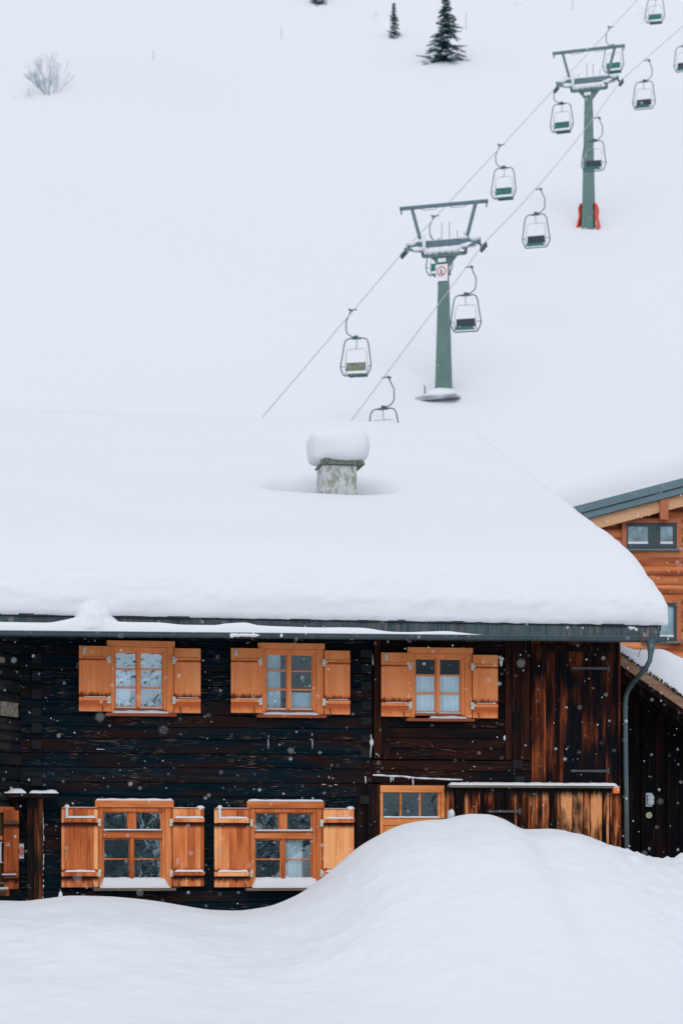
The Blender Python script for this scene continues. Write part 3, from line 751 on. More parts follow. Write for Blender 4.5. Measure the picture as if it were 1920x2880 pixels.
    if kind == 'V2': curtain(x_(8), x_(58), z_(-2), z_(106), .05, CURT, w, 3, .02)
    return w
for c in LOWW: lower_window(c, c[2])

# ---- front door with a three-light window
m = MB(); yd = -.03
m.rnd().box(DX0, fx(1247), yd - .03, .06, fz(2229, 1150), DZT)
m.rnd().box(DX0, fx(1075), yd - .015, .06, ZB, fz(2229, 1150) - .002)
m.rnd().box(fx(1238), fx(1248), yd - .05, .06, fz(2302, 1240), fz(2229, 1240) - .002)
m.rnd().box(fx(1230), fx(1238) - .001, yd, .06, ZB, fz(2229, 1240) - .002)
m.rnd().box(fx(1075), fx(1230), yd - .008, .05, fz(2321, 1150), fz(2300, 1150))
m.rnd().box(fx(1075), fx(1230), yd + .015, .05, ZB, fz(2321, 1150) - .001)
for a in (1123, 1177): m.rnd().box(fx(a + .5), fx(a + 4.5), yd, .04, fz(2299, a), fz(2230, a))
m.rnd().box(fx(1080), fx(1225), yd - .002, .03, fz(2342, 1150), fz(2325, 1150))
door = m.build('door', DOORW, CH, bevel=.005)
for a, b in ((1075, 1123.5), (1127.5, 1177.5), (1181.5, 1230)):
    m = MB(); m.add([(fx(a), -.005, fz(2300, a)), (fx(b), -.005, fz(2300, b)), (fx(b), -.005, fz(2230, b)), (fx(a), -.005, fz(2230, a))], [(0,1,2,3)]); m.build('pane', GLASS_DOOR, door, origin=(fx(a), 0, 0))
m = MB(); snow_strip(m, fx(1074), fx(1236), yd - .03, 0, fz(2300, 1150), .022, seed=4); m.build('snow_line', SNOW, door, smooth=True)
# small wall panel between door and cladding
m = MB(); m.rnd().box(fx(1250), fx(1262), -.04, .1, ZB, fz(2206, 1255)); m.rnd().box(fx(1065.8), fx(1262), -.035, .1, DZT + .002, fz(2203, 1250) - .004); m.build('door_post', POST, CH, bevel=.004)
# strap hinges
def strap(x0, x1, py, y, flip=False):
    m = MB(); X0, Z = FP(x0, py, y); X1 = fx(x1, y)
    pts = [(X1, Z - .02), (X1, Z + .02), (X0 + .1, Z + .014), (X0 + .03, Z + .022), (X0, Z), (X0 + .03, Z - .022), (X0 + .1, Z - .014)]
    m.prism(pts, y - .012, y); m.box(X1 - .012, X1 + .016, y - .018, y, Z - .045, Z + .045); m.build('strap_hinge', IRON, CH)
strap(1604, 1709, 1879, -.012); strap(1602, 1708, 2168, -.012); strap(1369, 1460, 2282, -.126)
# thin frost line on the beam over the door, icicle bits
m = MB(); pts = [(1048, 2180), (1090, 2182), (1130, 2183), (1170, 2188), (1220, 2190), (1300, 2193)]
for (a, b), (c, d) in zip(pts, pts[1:]):
    m.tube([PP(a, b, -.05), PP((a + c) / 2, (b + d) / 2 + random.uniform(-1, 1), -.055), PP(c, d, -.05)], [.012, .016, .010], 6)
for (a, b, l_) in ((1098, 2185, 16), (1104, 2185, 12), (1160, 2187, 30), (1148, 2186, 6), (1027, 2183, 22)):
    m.tube([PP(a, b, -.055), PP(a + 1, b + l_ * .5, -.06), PP(a + .5, b + l_, -.055)], [.008, .010, .003], 5)
m.tube([PP(1047, 1840, -.05), PP(1048, 1862, -.05), PP(1049, 1872, -.05)], [.004, .01, .004], 5)
m.tube([PP(1043, 2065, -.05), PP(1044, 2090, -.05), PP(1041, 2130, -.05)], [.006, .013, .005], 5)
m.ball(PP(1045, 2088, -.06), (.03, .02, .045), 8, 6, .4); m.ball(PP(1408, 1862, -.05), (.028, .02, .05), 8, 6, .8); m.ball(PP(1404, 1848, -.05), (.03, .02, .02), 8, 6, .8); m.ball(PP(1418, 2075, -.05), (.015, .015, .035), 8, 6, .6)
m.ball(PP(1410, 1852, -.05), (.035, .02, .02), 8, 6, .9, seed=4)
for py_ in range(2290, 2530, 17): m.ball(PP(122 + random.uniform(-1, 2), py_, -.04), (.008, .01, .04 * random.random() + .01), 6, 5, .5)
for (a, b, l_) in ((754, 2078, 30), (878, 2078, 28), (755, 2068, 6), (877, 2062, 8)):
    m.tube([PP(a, b, -.004), PP(a + .6, b + l_ * .5, -.006), PP(a, b + l_, -.004)], [.004, .006, .002], 5)
for (a, b, w_) in ((272, 2107, 24), (1150, 2150, 10), (905, 2206, 12), (940, 2207, 9), (925, 2210, 8), (1378, 2143, 26)):
    m.tube([PP(a, b, -.012), PP(a + w_, b + .6, -.014)], [.006, .003], 5)
tag(m.build('frost_line', SNOW, smooth=True), 'thin frost and snow lines clinging to beam edges of dark wall', 'snow', kind='stuff')
# snow on ledge over the cladding
m = MB(); snow_strip(m, fx(1262, -.16), fx(1735, -.16), -.21, -.03, fz(2209.5, 1500, -.16), .045, 80, 3)
tag(m.build('ledge_snow', SNOW, smooth=True), 'long thin snow strip on the ledge above weathered boards', 'snow')
# chimney
CF = 3.25; CB = CF + .58; CC = CF + .3
x0, x1 = fx(908, CF), fx(1003, CF); zc1 = fz(1307, 950, CF)
m = MB(); m.box(x0, x1, CF, CB, 4.4, zc1); chim = m.build('chimney', CONC, CH, bevel=.015)
m = MB(); m.box(x0 - .02, x1 + .12, CF - .05, CB + .08, zc1 + .001, zc1 + .035); chs = m.build('chimney_slab', MOSS, chim, bevel=.01)
m = MB()
for i in range(60):
    x = random.uniform(x0 - .02, x1 + .10); m.ball((x, CF - .05 + random.random() * .06, zc1 + .04 + (.04 if x < x0 + .1 else 0) * random.random()), random.uniform(.015, .035), 6, 4, .6, seed=i)
m.build('moss', MOSS, chim)
m = MB(); cx_ = (fx(866, CC) + fx(1036, CC)) / 2; hw = (fx(1036, CC) - fx(866, CC)) / 2
zb_, zt2 = fz(1309, 950, CC), fz(1214, 950, CC); b0 = 0
nu, nv = 48, 28
for j in range(nv + 1):
    ph = math.pi * j / nv
    for i in range(nu):
        a = 2 * math.pi * i / nu
        def se(c, p): return math.copysign(abs(c) ** p, c)
        sx = se(math.sin(ph), .5) * se(math.cos(a), .6); sy = se(math.sin(ph), .5) * se(math.sin(a), .6); sz = se(math.cos(ph), .5)
        k = 1 + .05 * nz(sx * 1.3, sy * 1.3, sz * 1.3)
        sh_ = 1 - .10 * max(0, -sz)
        m.v.append((cx_ + sx * hw * k * sh_ + .0, CC + sy * .46 * k * sh_, (zb_ + zt2) / 2 + sz * (zt2 - zb_) / 2 * k + (-.10 * max(0, -sx - .55) * (1 if sz < 0 else 0))))
for j in range(nv):
    for i in range(nu):
        i2 = (i + 1) % nu; m.face([j*nu + i, (j+1)*nu + i, (j+1)*nu + i2, j*nu + i2])
for v_i, v in enumerate(m.v):
    if v[2] < zc1 + .037 and x0 - .03 < v[0] < x1 + .13: m.v[v_i] = (v[0], v[1], zc1 + .037)
tag(m.build('chimney_snow', SNOW, smooth=True), 'tall rounded snow cap sitting on the concrete chimney', 'snow')

# ---- roof snow
TS = .90
def rsnow(x, s):    # s: y position along roof from eave (front) to back eave ; returns z of the roof plane
    return ze + (zr - ze) * (1 - abs(s - yr) / (yr - ye))
def snow_pt(u, v):
    # u along x, v from front lip to back lip
    x = XLL + (XRR + .06 - XLL) * u
    y = ye - .05 + (2 * (yr - ye) + .1) * v
    e1 = XRR + .06 - x; e2 = y - (ye - .05); e3 = (2*yr - ye + .05) - y
    Rx, Ry = .5, 1.15
    def f(e, R_, p=2.6): 
        t = min(1, max(0, e / R_)); return (1 - (1 - t) ** p) ** (1 / p)
    t = TS * f(e1, Rx) * f(e2, Ry) * f(e3, Ry)
    yy_ = min(max(y, ye), 2*yr - ye)
    base = rsnow(x, yy_)
    # soften the ridge
    base -= .35 * math.exp(-((y - yr) / .9) ** 2) * (.6) * 0 + 0
    base += -.16 * math.exp(-((y - yr) / .7) ** 2)
    r1 = math.hypot((x - (x0 + x1) / 2 + .08) / .82, (y - CF - .50) / (.47 if y < CF + .5 else .62))
    cr = math.exp(-r1 ** 4)
    t *= 1 - .84 * cr
    t += (.035 * nz(x * .5, y * .6, 2) + .012 * nz(x * 1.6, y * 1.8, 5)) * min(1, t / .3)
    return x, y, base + max(t, .012)
m = MB(); nu, nv = 270, 330
def warp(v): return v ** 1.9 if v < .5 else v
us = []; 
for i in range(nu + 1):
    t = i / nu; us.append(1 - (1 - t) ** 1.5)
vs = []
for j in range(nv + 1):
    t = j / nv
    vs.append(.5 * (2 * t) ** 1.8 if t < .5 else 1 - .5 * (2 * (1 - t)) ** 1.8)
for u in us:
    for v in vs:
        x, y, z = snow_pt(u, v)
        # belly out over the eave and the verge
        lipf = math.exp(-((y - ye) / .35) ** 2); h = z - (ze + (zr - ze) * max(0, (y - ye)) / (yr - ye)); z += lipf * .05 * nz(x * 1.1, 3.3) * min(1, h * 2)
        y -= lipf * (.05 * math.sin(min(1, max(0, h / .6)) * math.pi) + (.035 * nz(x * 1.6, z * 5, 1) + .022 * nz(x * 5, z * 16, 4)) * min(1, h * 4))
        lv = math.exp(-((XRR - x) / .3) ** 2); hh = z - rsnow(x, min(max(y, ye), 2*yr - ye))
        x += lv * (.07 * math.sin(min(1, max(0, hh / .6)) * math.pi) + .03 * nz(y * 3, z * 6, 7))
        m.v.append((x, y, z))
for i in range(nu):
    for j in range(nv): m.face([i*(nv+1) + j, (i+1)*(nv+1) + j, (i+1)*(nv+1) + j + 1, i*(nv+1) + j + 1])
# front face down to the shingles, end face
def skirt(idx, dz_fn):
    b0 = len(m.v)
    for k in idx:
        v = m.v[k]; m.v.append((v[0], v[1] + .015, dz_fn(v)))
    for a in range(len(idx) - 1): m.face([idx[a], b0 + a, b0 + a + 1, idx[a + 1]])
skirt([i*(nv+1) for i in range(nu + 1)], lambda v: ze + .002 + .012 * nz(v[0] * 6, 2))
skirt([nu*(nv+1) + j for j in range(nv, -1, -1)], lambda v: rsnow(0, min(max(v[1], ye), 2*yr - ye)) + .002)
skirt([i*(nv+1) + nv for i in range(nu, -1, -1)], lambda v: ze + .002)
tag(m.build('roof_snow', SNOW, smooth=True), 'huge smooth snow blanket covering the dark chalet roof', 'snow')
# snow lying in the gutter
GS = [(-300,1746),(0,1749),(60,1750),(130,1751),(180,1744),(230,1735),(300,1738),(340,1749),(450,1751),(520,1757),(600,1758),(640,1753),(690,1751),(730,1759),(800,1762),(850,1764),(1000,1765),(1100,1776),(1150,1778),(1250,1775),(1340,1784),(1420,1789),(1500,1791),(1600,1794),(1660,1796)]
m = MB(); n = 420; k = 10; xa, xb = XLL, fx(1655, GY)
GSX = [(fx(p, GY), fz(q, p, GY)) for p, q in GS]
for i in range(n + 1):
    x = xa + (xb - xa) * i / n; zt2 = catmull(GSX, x) + .006 * nz(x * 3, 1); zb_ = gz(x) + .038; h = max(.006, zt2 - zb_)
    for j in range(k + 1):
        a = math.pi * j / k; m.v.append((x, GY - .003 - math.cos(a) * .058, zb_ + h * math.sin(a) ** .7))
for i in range(n):
    for j in range(k): m.face([i*(k+1) + j, (i+1)*(k+1) + j, (i+1)*(k+1) + j + 1, i*(k+1) + j + 1])
tag(m.build('gutter_snow', SNOW, smooth=True), 'narrow wavy snow ridge lying in the roof gutter', 'snow')
m = MB(); nu, nv = 60, 30
def slump(u, v):
    a = -1 + 2 * u
    w = interp([(0, 26), (.2, 44), (.55, 52), (.8, 72), (.92, 80), (1, 70)], v)
    top = 1672 + 10 * a * a; bot = 1785 - 12 * max(0, abs(a) - .6) / .4 + 3 * nz(u * 22, 3) + 2 * nz(u * 60, 3)
    py_ = top + (bot - top) * v
    bulge = math.sqrt(max(0, 1 - a * a))
    yy = ye + .04 - interp([(0, .02), (.2, .16), (.5, .24), (.8, .26), (1, .22)], v) * (.25 + .75 * bulge) + .02 * nz(u * 6, v * 4)
    X, Z = FP(265 + w * a + 6 * nz(v * 5, 3), py_, yy); return (X, yy, Z)
m.grid(nu, nv, slump)
tag(m.build('snow_slump', SNOW, smooth=True), 'lump of snow sliding off the roof over the gutter', 'snow')
m = MB()
for (a, b, c, d_) in ((1775, 1762, .055, .04), (1787, 1768, .03, .03), (1768, 1760, .03, .02)):
    P_ = PP(a, b + 3, ye + .0); m.ball(P_, (c, .035, d_), 10, 7, .6, seed=a)
tag(m.build('snow_clump', SNOW, smooth=True), 'small snow clump stuck on the fascia near downpipe', 'snow')
m = MB()
P_ = PP(1869, 1797, GY); m.ball(P_, (.05, .05, .025), 10, 6, .3, seed=2)
for px_, w_, h_ in ((652, .03, .045), (664, .09, .03), (690, .16, .026), (712, .08, .032), (791, .022, .04)): m.ball(PP(px_, 1785, GY - .052), (w_, .022, h_), 12, 6, .25, seed=px_ + 2)
tag(m.build('gutter_drip', SNOW, smooth=True), 'ragged bits of snow hanging over the gutter rim', 'snow', kind='stuff')

# ---- wing on the left, seen at a slant
wd = Vector((-math.cos(R(62)), -math.sin(R(62)), 0)); wn_ = Vector((math.sin(R(62)), -math.cos(R(62)), 0))
def WG(px, py, off=0.0):      # point of the slanted wall under a pixel
    A = Vector((XA, 0, 0)) + wn_ * off; ray = DV + RV * ((px - 960) / F)
    # solve CAM + t*ray = A + s*wd
    det = ray.x * (-wd.y) + wd.x * ray.y
    dx_, dy_ = A.x - CAM.x, A.y - CAM.y
    t = (dx_ * (-wd.y) + wd.x * dy_) / det
    return CAM + t * ray + UP * (t * (HOR - py) / F)
def wq(m, pxa, pxb, pya, pyb, off, th):   # plate on the wing wall
    vs = [WG(pxa, pyb, off), WG(pxb, pyb, off), WG(pxb, pya, off), WG(pxa, pya, off)]
    # keep horizontal edges level
    zlo = (vs[0].z + vs[1].z) / 2; zhi = (vs[2].z + vs[3].z) / 2
    vs = [Vector((vs[0].x, vs[0].y, zlo)), Vector((vs[1].x, vs[1].y, zlo)), Vector((vs[2].x, vs[2].y, zhi)), Vector((vs[3].x, vs[3].y, zhi))]
    back = [v - wn_ * th for v in vs]
    m.add(vs + back, [(0,1,2,3), (7,6,5,4), (0,4,5,1), (1,5,6,2), (2,6,7,3), (3,7,4,0)])
WGR = wood('grey_wing_log', [(.35, (.006, .010, .014)), (.52, (.016, .018, .021)), (.64, (.05, .045, .042)), (.75, (.26, .20, .15))], 'x', 2.0, 9, bump=.9, fibre=.55)
m = MB(); z = ZB
L = 1.08
while z < ZT:
    h = min(.17 * random.uniform(.85, 1.2), ZT - z)
    if ZT - z - h < .05: h = ZT - z
    m.rnd(); a = Vector((XA, 0, 0)); b = a + wd * L
    o1 = wn_ * random.uniform(-.012, .012)
    vs = []
    for p in (a, b):
        for (off, t) in ((-.03, .02), (0, .15), (.004, .5), (0, .85), (-.03, .98), (-.2, .98), (-.2, .02)): vs.append(p + o1 + wn_ * off + UP * (z + h * t))
    m.add(vs, [(k, k + 7, (k + 1) % 7 + 7, (k + 1) % 7) for k in range(7)] + [tuple(range(7))[::-1], tuple(range(7, 14))])
    m.box(XL, b.x + .03, b.y - .02 + o1.y, b.y + .12, z + h * .03, z + h * .97)      # the wing's own front, out of the picture
    z += h
m.build('wing_wall', WGR, CH)
m = MB()
wq(m, -60, 56, 2268, 2285, .06, .06)
wq(m, -60, -50, 2285, 2520, .06, .06); wq(m, 20, 27, 2285, 2520, .05, .05); wq(m, -60, 30, 2350, 2363, .05, .05); 
ww = m.build('window', CASE_LOW, CH)
m = MB(); wq(m, -50, 20, 2285, 2520, .02, .015); m.build('pane', plain('brown_glass', (.16, .10, .05), .25), ww)
m = MB(); wq(m, 3, 5, 2368, 2424, .05, .02); wq(m, 3, 22, 2424, 2427, .05, .02); wq(m, 3, 22, 2368, 2370, .05, .02); m.build('glazing_bar', WHITEP, ww)
m = MB(); wq(m, 19, 54, 2279, 2500, .11, .04); sh = m.build('shutter', SHUT_LOW, ww, origin=WG(36, 2500, .1)); 
m = MB(); wq(m, 17, 51, 2308, 2318, .13, .02); m.build('iron_band', RUST, ww); m = MB(); wq(m, 15, 48, 2461, 2471, .13, .02); m.build('iron_band', RUST, ww)
m = MB(); wq(m, -60, 24, 2496, 2502, .14, .14); wq(m, 14, 47, 2457, 2461, .15, .04); m.build('sill_snow', SNOW, ww)
m = MB(); wq(m, -60, 20, 2482, 2487, .09, .05); wq(m, -60, 20, 2502, 2508, .12, .12); m.build('sill', SILL_GREY, ww)
# lighter end-grain blocks on the wing wall, beam above
PALE = plain('pale_end_grain', (.22, .19, .15), .9, 0, .5, 16, .6)
for (a, b, c, d_) in ((8, 52, 1975, 2015), (2, 14, 1848, 1864)):
    m = MB(); wq(m.rnd(), a, b, c, d_, .03, .03); m.build('pale_log', PALE, CH)
# corner boards beside the wing
m = MB()
for a, b, yy in ((77, 94, -.05), (95.5, 121, -.06)): m.rnd().box(fx(a), fx(b), yy, .0 - .004, ZB, fz(2237, 100))
m.build('corner_board', wood('burnt_corner_board', [(.38, (.010, .010, .012)), (.48, (.05, .02, .012)), (.56, (.20, .065, .026)), (.66, (.38, .13, .05))], 'z', 1.1, 20, bump=.8, patch=(.008, .009, .012), patch_amt=.3), CH, bevel=.004)
# little porch roof board with strut
m = MB(); m.rnd().box(fx(-160, -.45), fx(166, -.45), -.45, -.07, fz(2243, 80, -.45), fz(2231, 80, -.45)); pb = m.build('porch_board', INFILL, CH, bevel=.006)
m = MB(); m.beam(PP(36, 2250, -.36), PP(76, 2328, -.09), .05, .05); m.build('porch_strut', POST, pb)
m = MB(); snow_strip(m, fx(20, -.45), fx(76, -.45), -.44, -.12, fz(2231, 50, -.45), .07, 40, 1); snow_strip(m, fx(-160, -.45), fx(30, -.45), -.44, -.1, fz(2231, 0, -.45), .03, 40, 1); snow_strip(m, fx(84, -.45), fx(167, -.45), -.45, -.1, fz(2231, 120, -.45), .045, 40, 6)
tag(m.build('porch_snow', SNOW, smooth=True), 'low snow humps on the small porch board at left', 'snow')
# sign on the wing
sg = empty('warning_sign', tuple(WG(60, 2416, .05)))
tag(sg, 'small white notice with a red oval beside the brown shutter', 'sign')
m = MB(); wq(m, 56, 68, 2373, 2415, .062, .01); m.build('panel', PAPER, sg)
m = MB(); wq(m, 56, 69, 2369, 2371, .064, .01); wq(m, 56, 68, 2420, 2422, .064, .01)
m.build('clamp', IRON, sg)
c = WG(61.5, 2394, .066); hd = wd
m = MB(); ring = [c + hd * (.048 * 1.25 * math.cos(t)) + UP * (.050 * math.sin(t)) for t in [k * math.pi / 8 for k in range(16)]]; m.tube(ring, .009, 6, closed=True)
m.tube([c + hd*.012 + UP * .028, c + hd*.012 - UP * .028], .005, 5); m.tube([c - hd * .018 + UP * .028, c - hd * .018 - UP * .028], .005, 5); m.tube([c + hd*.012, c - hd*.018], .005, 5)
m.build('emblem', REDS, sg)
# snow post tip
m = MB(); P_ = PP(171, 2527, -1.6); m.tube([P_ - UP * .4, P_ + UP * .02, P_ + UP * .07, P_ + UP * .1], [.03, .03, .022, .004], 8)
tag(m.build('marker_stake', WHITEP), 'small white pointed stake tip poking out of the snowbank', 'stake')

# ---- wall lamp, amber beacon
m = MB(); P_ = PP(1268, 2290, -.12); m.rnd(); lamp = empty('wall_lamp', tuple(P_)); tag(lamp, 'round frosted dome lamp between pine door and weathered boards', 'lamp')
MB().box(P_.x - .05, P_.x + .045, P_.y - .0, P_.y + .075, P_.z - .09, P_.z + .05).build('lamp_base', WHITEP, lamp, bevel=.01)
m = MB(); m.ball((P_.x + .003, P_.y - .01, P_.z + .0), (.048, .05, .075), 14, 10); m.build('lamp_shade', WHITEP, lamp, smooth=True)
P_ = PP(1730, 2223, -.16); bc = empty('beacon', tuple(P_)); tag(bc, 'bright orange box lamp at the end of the snowy ledge', 'lamp')
MB().box(P_.x - .047, P_.x + .047, P_.y - .05, P_.y + .03, P_.z - .045, P_.z + .04).build('housing', AMBER, bc, bevel=.012)
MB().ball((P_.x + .018, P_.y - .052, P_.z + .005), (.012, .008, .012), 8, 6).build('bulb', WHITEP, bc)
m = MB(); snow_strip(m, P_.x - .045, P_.x + .045, P_.y - .045, P_.y + .03, P_.z + .04, .03); m.build('snow_cap', SNOW, bc, smooth=True)
MB().tube([(P_.x - .05, P_.y, P_.z - .045), (P_.x - .09, P_.y + .01, P_.z - .05), (P_.x - .12, P_.y + .03, P_.z - .03)], .006, 5).build('wire', IRON, bc)

# ------------------------------------------------------------------ shed on the right
YS = 1.3
SH = empty('shed', (fx(1830, YS), YS, ZB)); tag(SH, 'black plank shed behind the downpipe with a snowy lean-to roof', 'shed')
m = MB(); px_ = 1740
zt_of = lambda p: fz(interp([(1740, 1875), (1920, 2000), (2300, 2260)], p), p, YS)
while px_ < 2300:
    w = random.choice((24, 30, 36, 12)); q = px_ + w
    a, b = fx(px_, YS) + .003, fx(q, YS) - .003; za, zb2 = zt_of(px_), zt_of(q); yy = YS - (.03 if w == 12 else 0)
    m.rnd(); m.prism([(a, ZB), (b, ZB), (b, zb2), (a, za)], yy, YS + .1); px_ = q
m.build('plank_wall', SHED, SH)
MB().box(fx(1740, YS), fx(2290, YS), YS + .1, YS + 5, ZB, ZB + 1.6).build('shed_body', SHED, SH)
m = MB(); a = PP(1690, 1820, .35); b = PP(2300, 2243, .35)
for p, q, w_, h_, mat_, nm in ((a, b, .10, .14, SILL_GREY, 'verge_board'),):
    m = MB().rnd(); m.beam(p, q, w_, h_); m.build(nm, wood('pale_verge', [(.3, (.12, .07, .05)), (.5, (.30, .17, .11)), (.7, (.5, .36, .27))], 'x', 2, 18), SH)
m = MB().rnd(); dz = Vector((0, .0, -.11)); m.beam(a + dz + Vector((0, .02, 0)), b + dz + Vector((0, .02, 0)), .05, .10); m.build('barge_board', LARCH_D, SH) if False else m.build('barge_board', POST, SH)
m = MB().rnd(); d_ = Vector((0, 3.0, .0)); nrm = (b - a).cross(Vector((0, 1, 0))).normalized(); 
m.beam((a + b) / 2 + Vector((0, .05, -.02)) , (a + b) / 2 + Vector((0, 5.8, -.02)), (b - a).length, .04, up=(nrm if nrm.z > 0 else -nrm)); m.build('shed_roof', POST, SH)
for yy in (.6, .95):
    m = MB().rnd(); m.beam(a + Vector((0, yy - .3, -.17)), b + Vector((0, yy - .3, -.17)), .08, .1); m.build('purlin', POST, SH)
# ragged bark edge and snow on the shed roof
m = MB(); n = 60; k = 12; b0 = 0
for i in range(n + 1):
    t = i / n; base = a + (b - a) * t + UP * .075
    th = .22 + .52 * sm(.05, .45, t)
    for j in range(k + 1):
        s_ = j / k; y = .30 + 5.2 * s_ ** 1.7
        e = (1 - (1 - min(1, (y - .30) / .45)) ** 2.2) ** (1 / 2.2) if y > .3 else 0
        m.v.append((base.x + .05 * nz(t * 9, s_ * 4), y - .05 * math.sin(min(1, e) * 3.1) , base.z + max(.0, th * e * (1 + .12 * nz(t * 8, y)))))
for i in range(n):
    for j in range(k): m.face([i*(k+1) + j, (i+1)*(k+1) + j, (i+1)*(k+1) + j + 1, i*(k+1) + j + 1])
b0 = len(m.v)
for i in range(n + 1): v = m.v[i*(k+1)]; m.v.append((v[0], v[1], v[2] - .02 + .015 * nz(i * .9, 1)))
for i in range(n): m.face([i*(k+1), b0 + i, b0 + i + 1, (i+1)*(k+1)])
tag(m.build('shed_snow', SNOW, smooth=True), 'thick snow layer on the slanting shed roof right of downpipe', 'snow')
m = MB()
for i in range(240):
    t = random.uniform(.02, .5); p = a + (b - a) * t + UP * (.075 + random.random() * .02)
    m.rnd(); q = p + Vector((random.uniform(-.03, .03), 0, random.uniform(-.005, .025))); m.beam((p.x, .285, p.z), (q.x, .27, q.z), .012, .010)
m.build('bark_edge', BARK, SH)
# box lamp and round dial on the shed wall
P_ = PP(1824, 2249, YS - .05); lb = empty('wall_lamp', tuple(P_)); tag(lb, 'pale rectangular lantern on the black shed wall above the dial', 'lamp')
MB().box(P_.x - .05, P_.x + .05, P_.y - .01, P_.y + .05, P_.z - .105, P_.z + .10).build('lamp_base', WHITEP, lb, bevel=.01)
MB().box(P_.x - .038, P_.x + .06, P_.y - .06, P_.y - .012, P_.z - .08, P_.z + .075).build('lamp_glass', plain('frosted_glass', (.42, .50, .56), .25), lb, bevel=.015)
m = MB()
for zz in (-.03, .03): m.box(P_.x - .04, P_.x + .062, P_.y - .064, P_.y - .06, P_.z + zz - .004, P_.z + zz + .004)
m.box(P_.x + .005, P_.x + .013, P_.y - .066, P_.y - .061, P_.z - .075, P_.z + .07); m.build('lamp_guard', PAPER, lb)
P_ = PP(1823, 2293, YS - .03); dl = empty('thermometer', tuple(P_)); tag(dl, 'round cream dial mounted under the lantern on shed wall', 'thermometer')
MB().tube([(P_.x, P_.y + .03, P_.z), (P_.x, P_.y - .015, P_.z)], .048, 24).build('dial', BRASS, dl, bevel=.004)
MB().beam((P_.x + .003, P_.y - .018, P_.z + .01), (P_.x + .012, P_.y - .018, P_.z - .035), .006, .006).build('needle', IRON, dl)

# ------------------------------------------------------------------ neighbouring chalet
DN = 54.0
NO = at(1960, 2400, DN); NO.z = -2.0
NB = empty('neighbour_chalet', tuple(NO), -TH); tag(NB, 'orange larch chalet with grey-green fascia behind the dark chalet', 'house')
def nl(px, py, dy=0.0):      # local coordinates on a plane parallel to the picture at depth DN + dy
    P_ = at(px, py, DN + dy); q = P_ - NO
    return Vector((q.dot(RV), dy, q.z))
m = MB(); cx0 = nl(1560, 2400).x; cxr = nl(2400, 2400).x; zz = 0.0
slope = .262
e0 = nl(1920, 1415)
def roofz(x): return e0.z + slope * (x - e0.x)
zz = -1
k = 0
yw = .42
while zz < roofz(cxr):
    h = .21; z2 = zz + h
    for (lo, hi) in ((cx0, 2*cxr - cx0),):
        # clip to gable
        def xa(z): return cx0 + .3 if z < roofz(cx0 + .3) else e0.x + (z - e0.z) / slope
        x_l = max(xa(z2), cx0 + .3); x_r = 2*cxr - x_l
        if x_l < x_r:
            m.rnd(); sec = [(.0, 0), (-.03, .2), (-.035, .5), (-.02, .85), (.0, 1), (.1, 1), (.1, 0)]
            vs = [(x_l, yw + y, zz + h * t) for y, t in sec] + [(x_r, yw + y, zz + h * t) for y, t in sec]
            m.add(vs, [(q, q + 7, (q + 1) % 7 + 7, (q + 1) % 7) for q in range(7)] + [tuple(range(7))[::-1], tuple(range(7, 14))])
    zz += h
m.build('board_wall', LARCH, NB, local=True)
m = MB(); m.rnd(); pts = [(cx0 + .3, -1), (2*cxr - cx0 - .3, -1), (2*cxr - cx0 - .3, roofz(cx0 + .3)), (cxr, roofz(cxr) - .1), (cx0 + .3, roofz(cx0 + .3))]
m.prism(pts, yw + .1, yw + 9); m.build('house_body', LARCH_D, NB, local=True)
# fascia: two stepped boards, both slopes
def gable(m, x0, dz0, dz1, y0, y1):
    A = (x0, roofz(x0)); Rg = (cxr, roofz(cxr)); B = (2*cxr - x0, roofz(x0))
    m.prism([(A[0], A[1] + dz0), (Rg[0], Rg[1] + dz0), (Rg[0], Rg[1] + dz1), (A[0], A[1] + dz1)], y0, y1)
    m.prism([(Rg[0], Rg[1] + dz0), (B[0], B[1] + dz0), (B[0], B[1] + dz1), (Rg[0], Rg[1] + dz1)], y0, y1)
t0 = nl(1920, 1345).z - e0.z; t1 = nl(1920, 1368).z - e0.z; t2 = nl(1920, 1388).z - e0.z
m = MB(); gable(m, cx0 - .5, t1, t0, -.06, 0); gable(m, cx0 - .45, t2, t1 - .012, -.02, .05); m.build('fascia', TEAL, NB, local=True, bevel=.008)
m = MB(); gable(m, cx0 - .4, t2 + .1, t0 - .02, .05, 9.6); m.build('roof', LARCH, NB, local=True)
m = MB(); gable(m, cx0 - .3, t2 - .27, t2 - .004, .1, .22); m.build('rafter', LARCH_L, NB, local=True)
m = MB()
for px_ in (1867,): 
    c_ = nl(px_, 1400); m.rnd().box(c_.x - .09, c_.x + .09, .02, yw, roofz(c_.x) - .25, roofz(c_.x) + t2 - .002)
m.build('purlin', LARCH_D, NB, local=True)
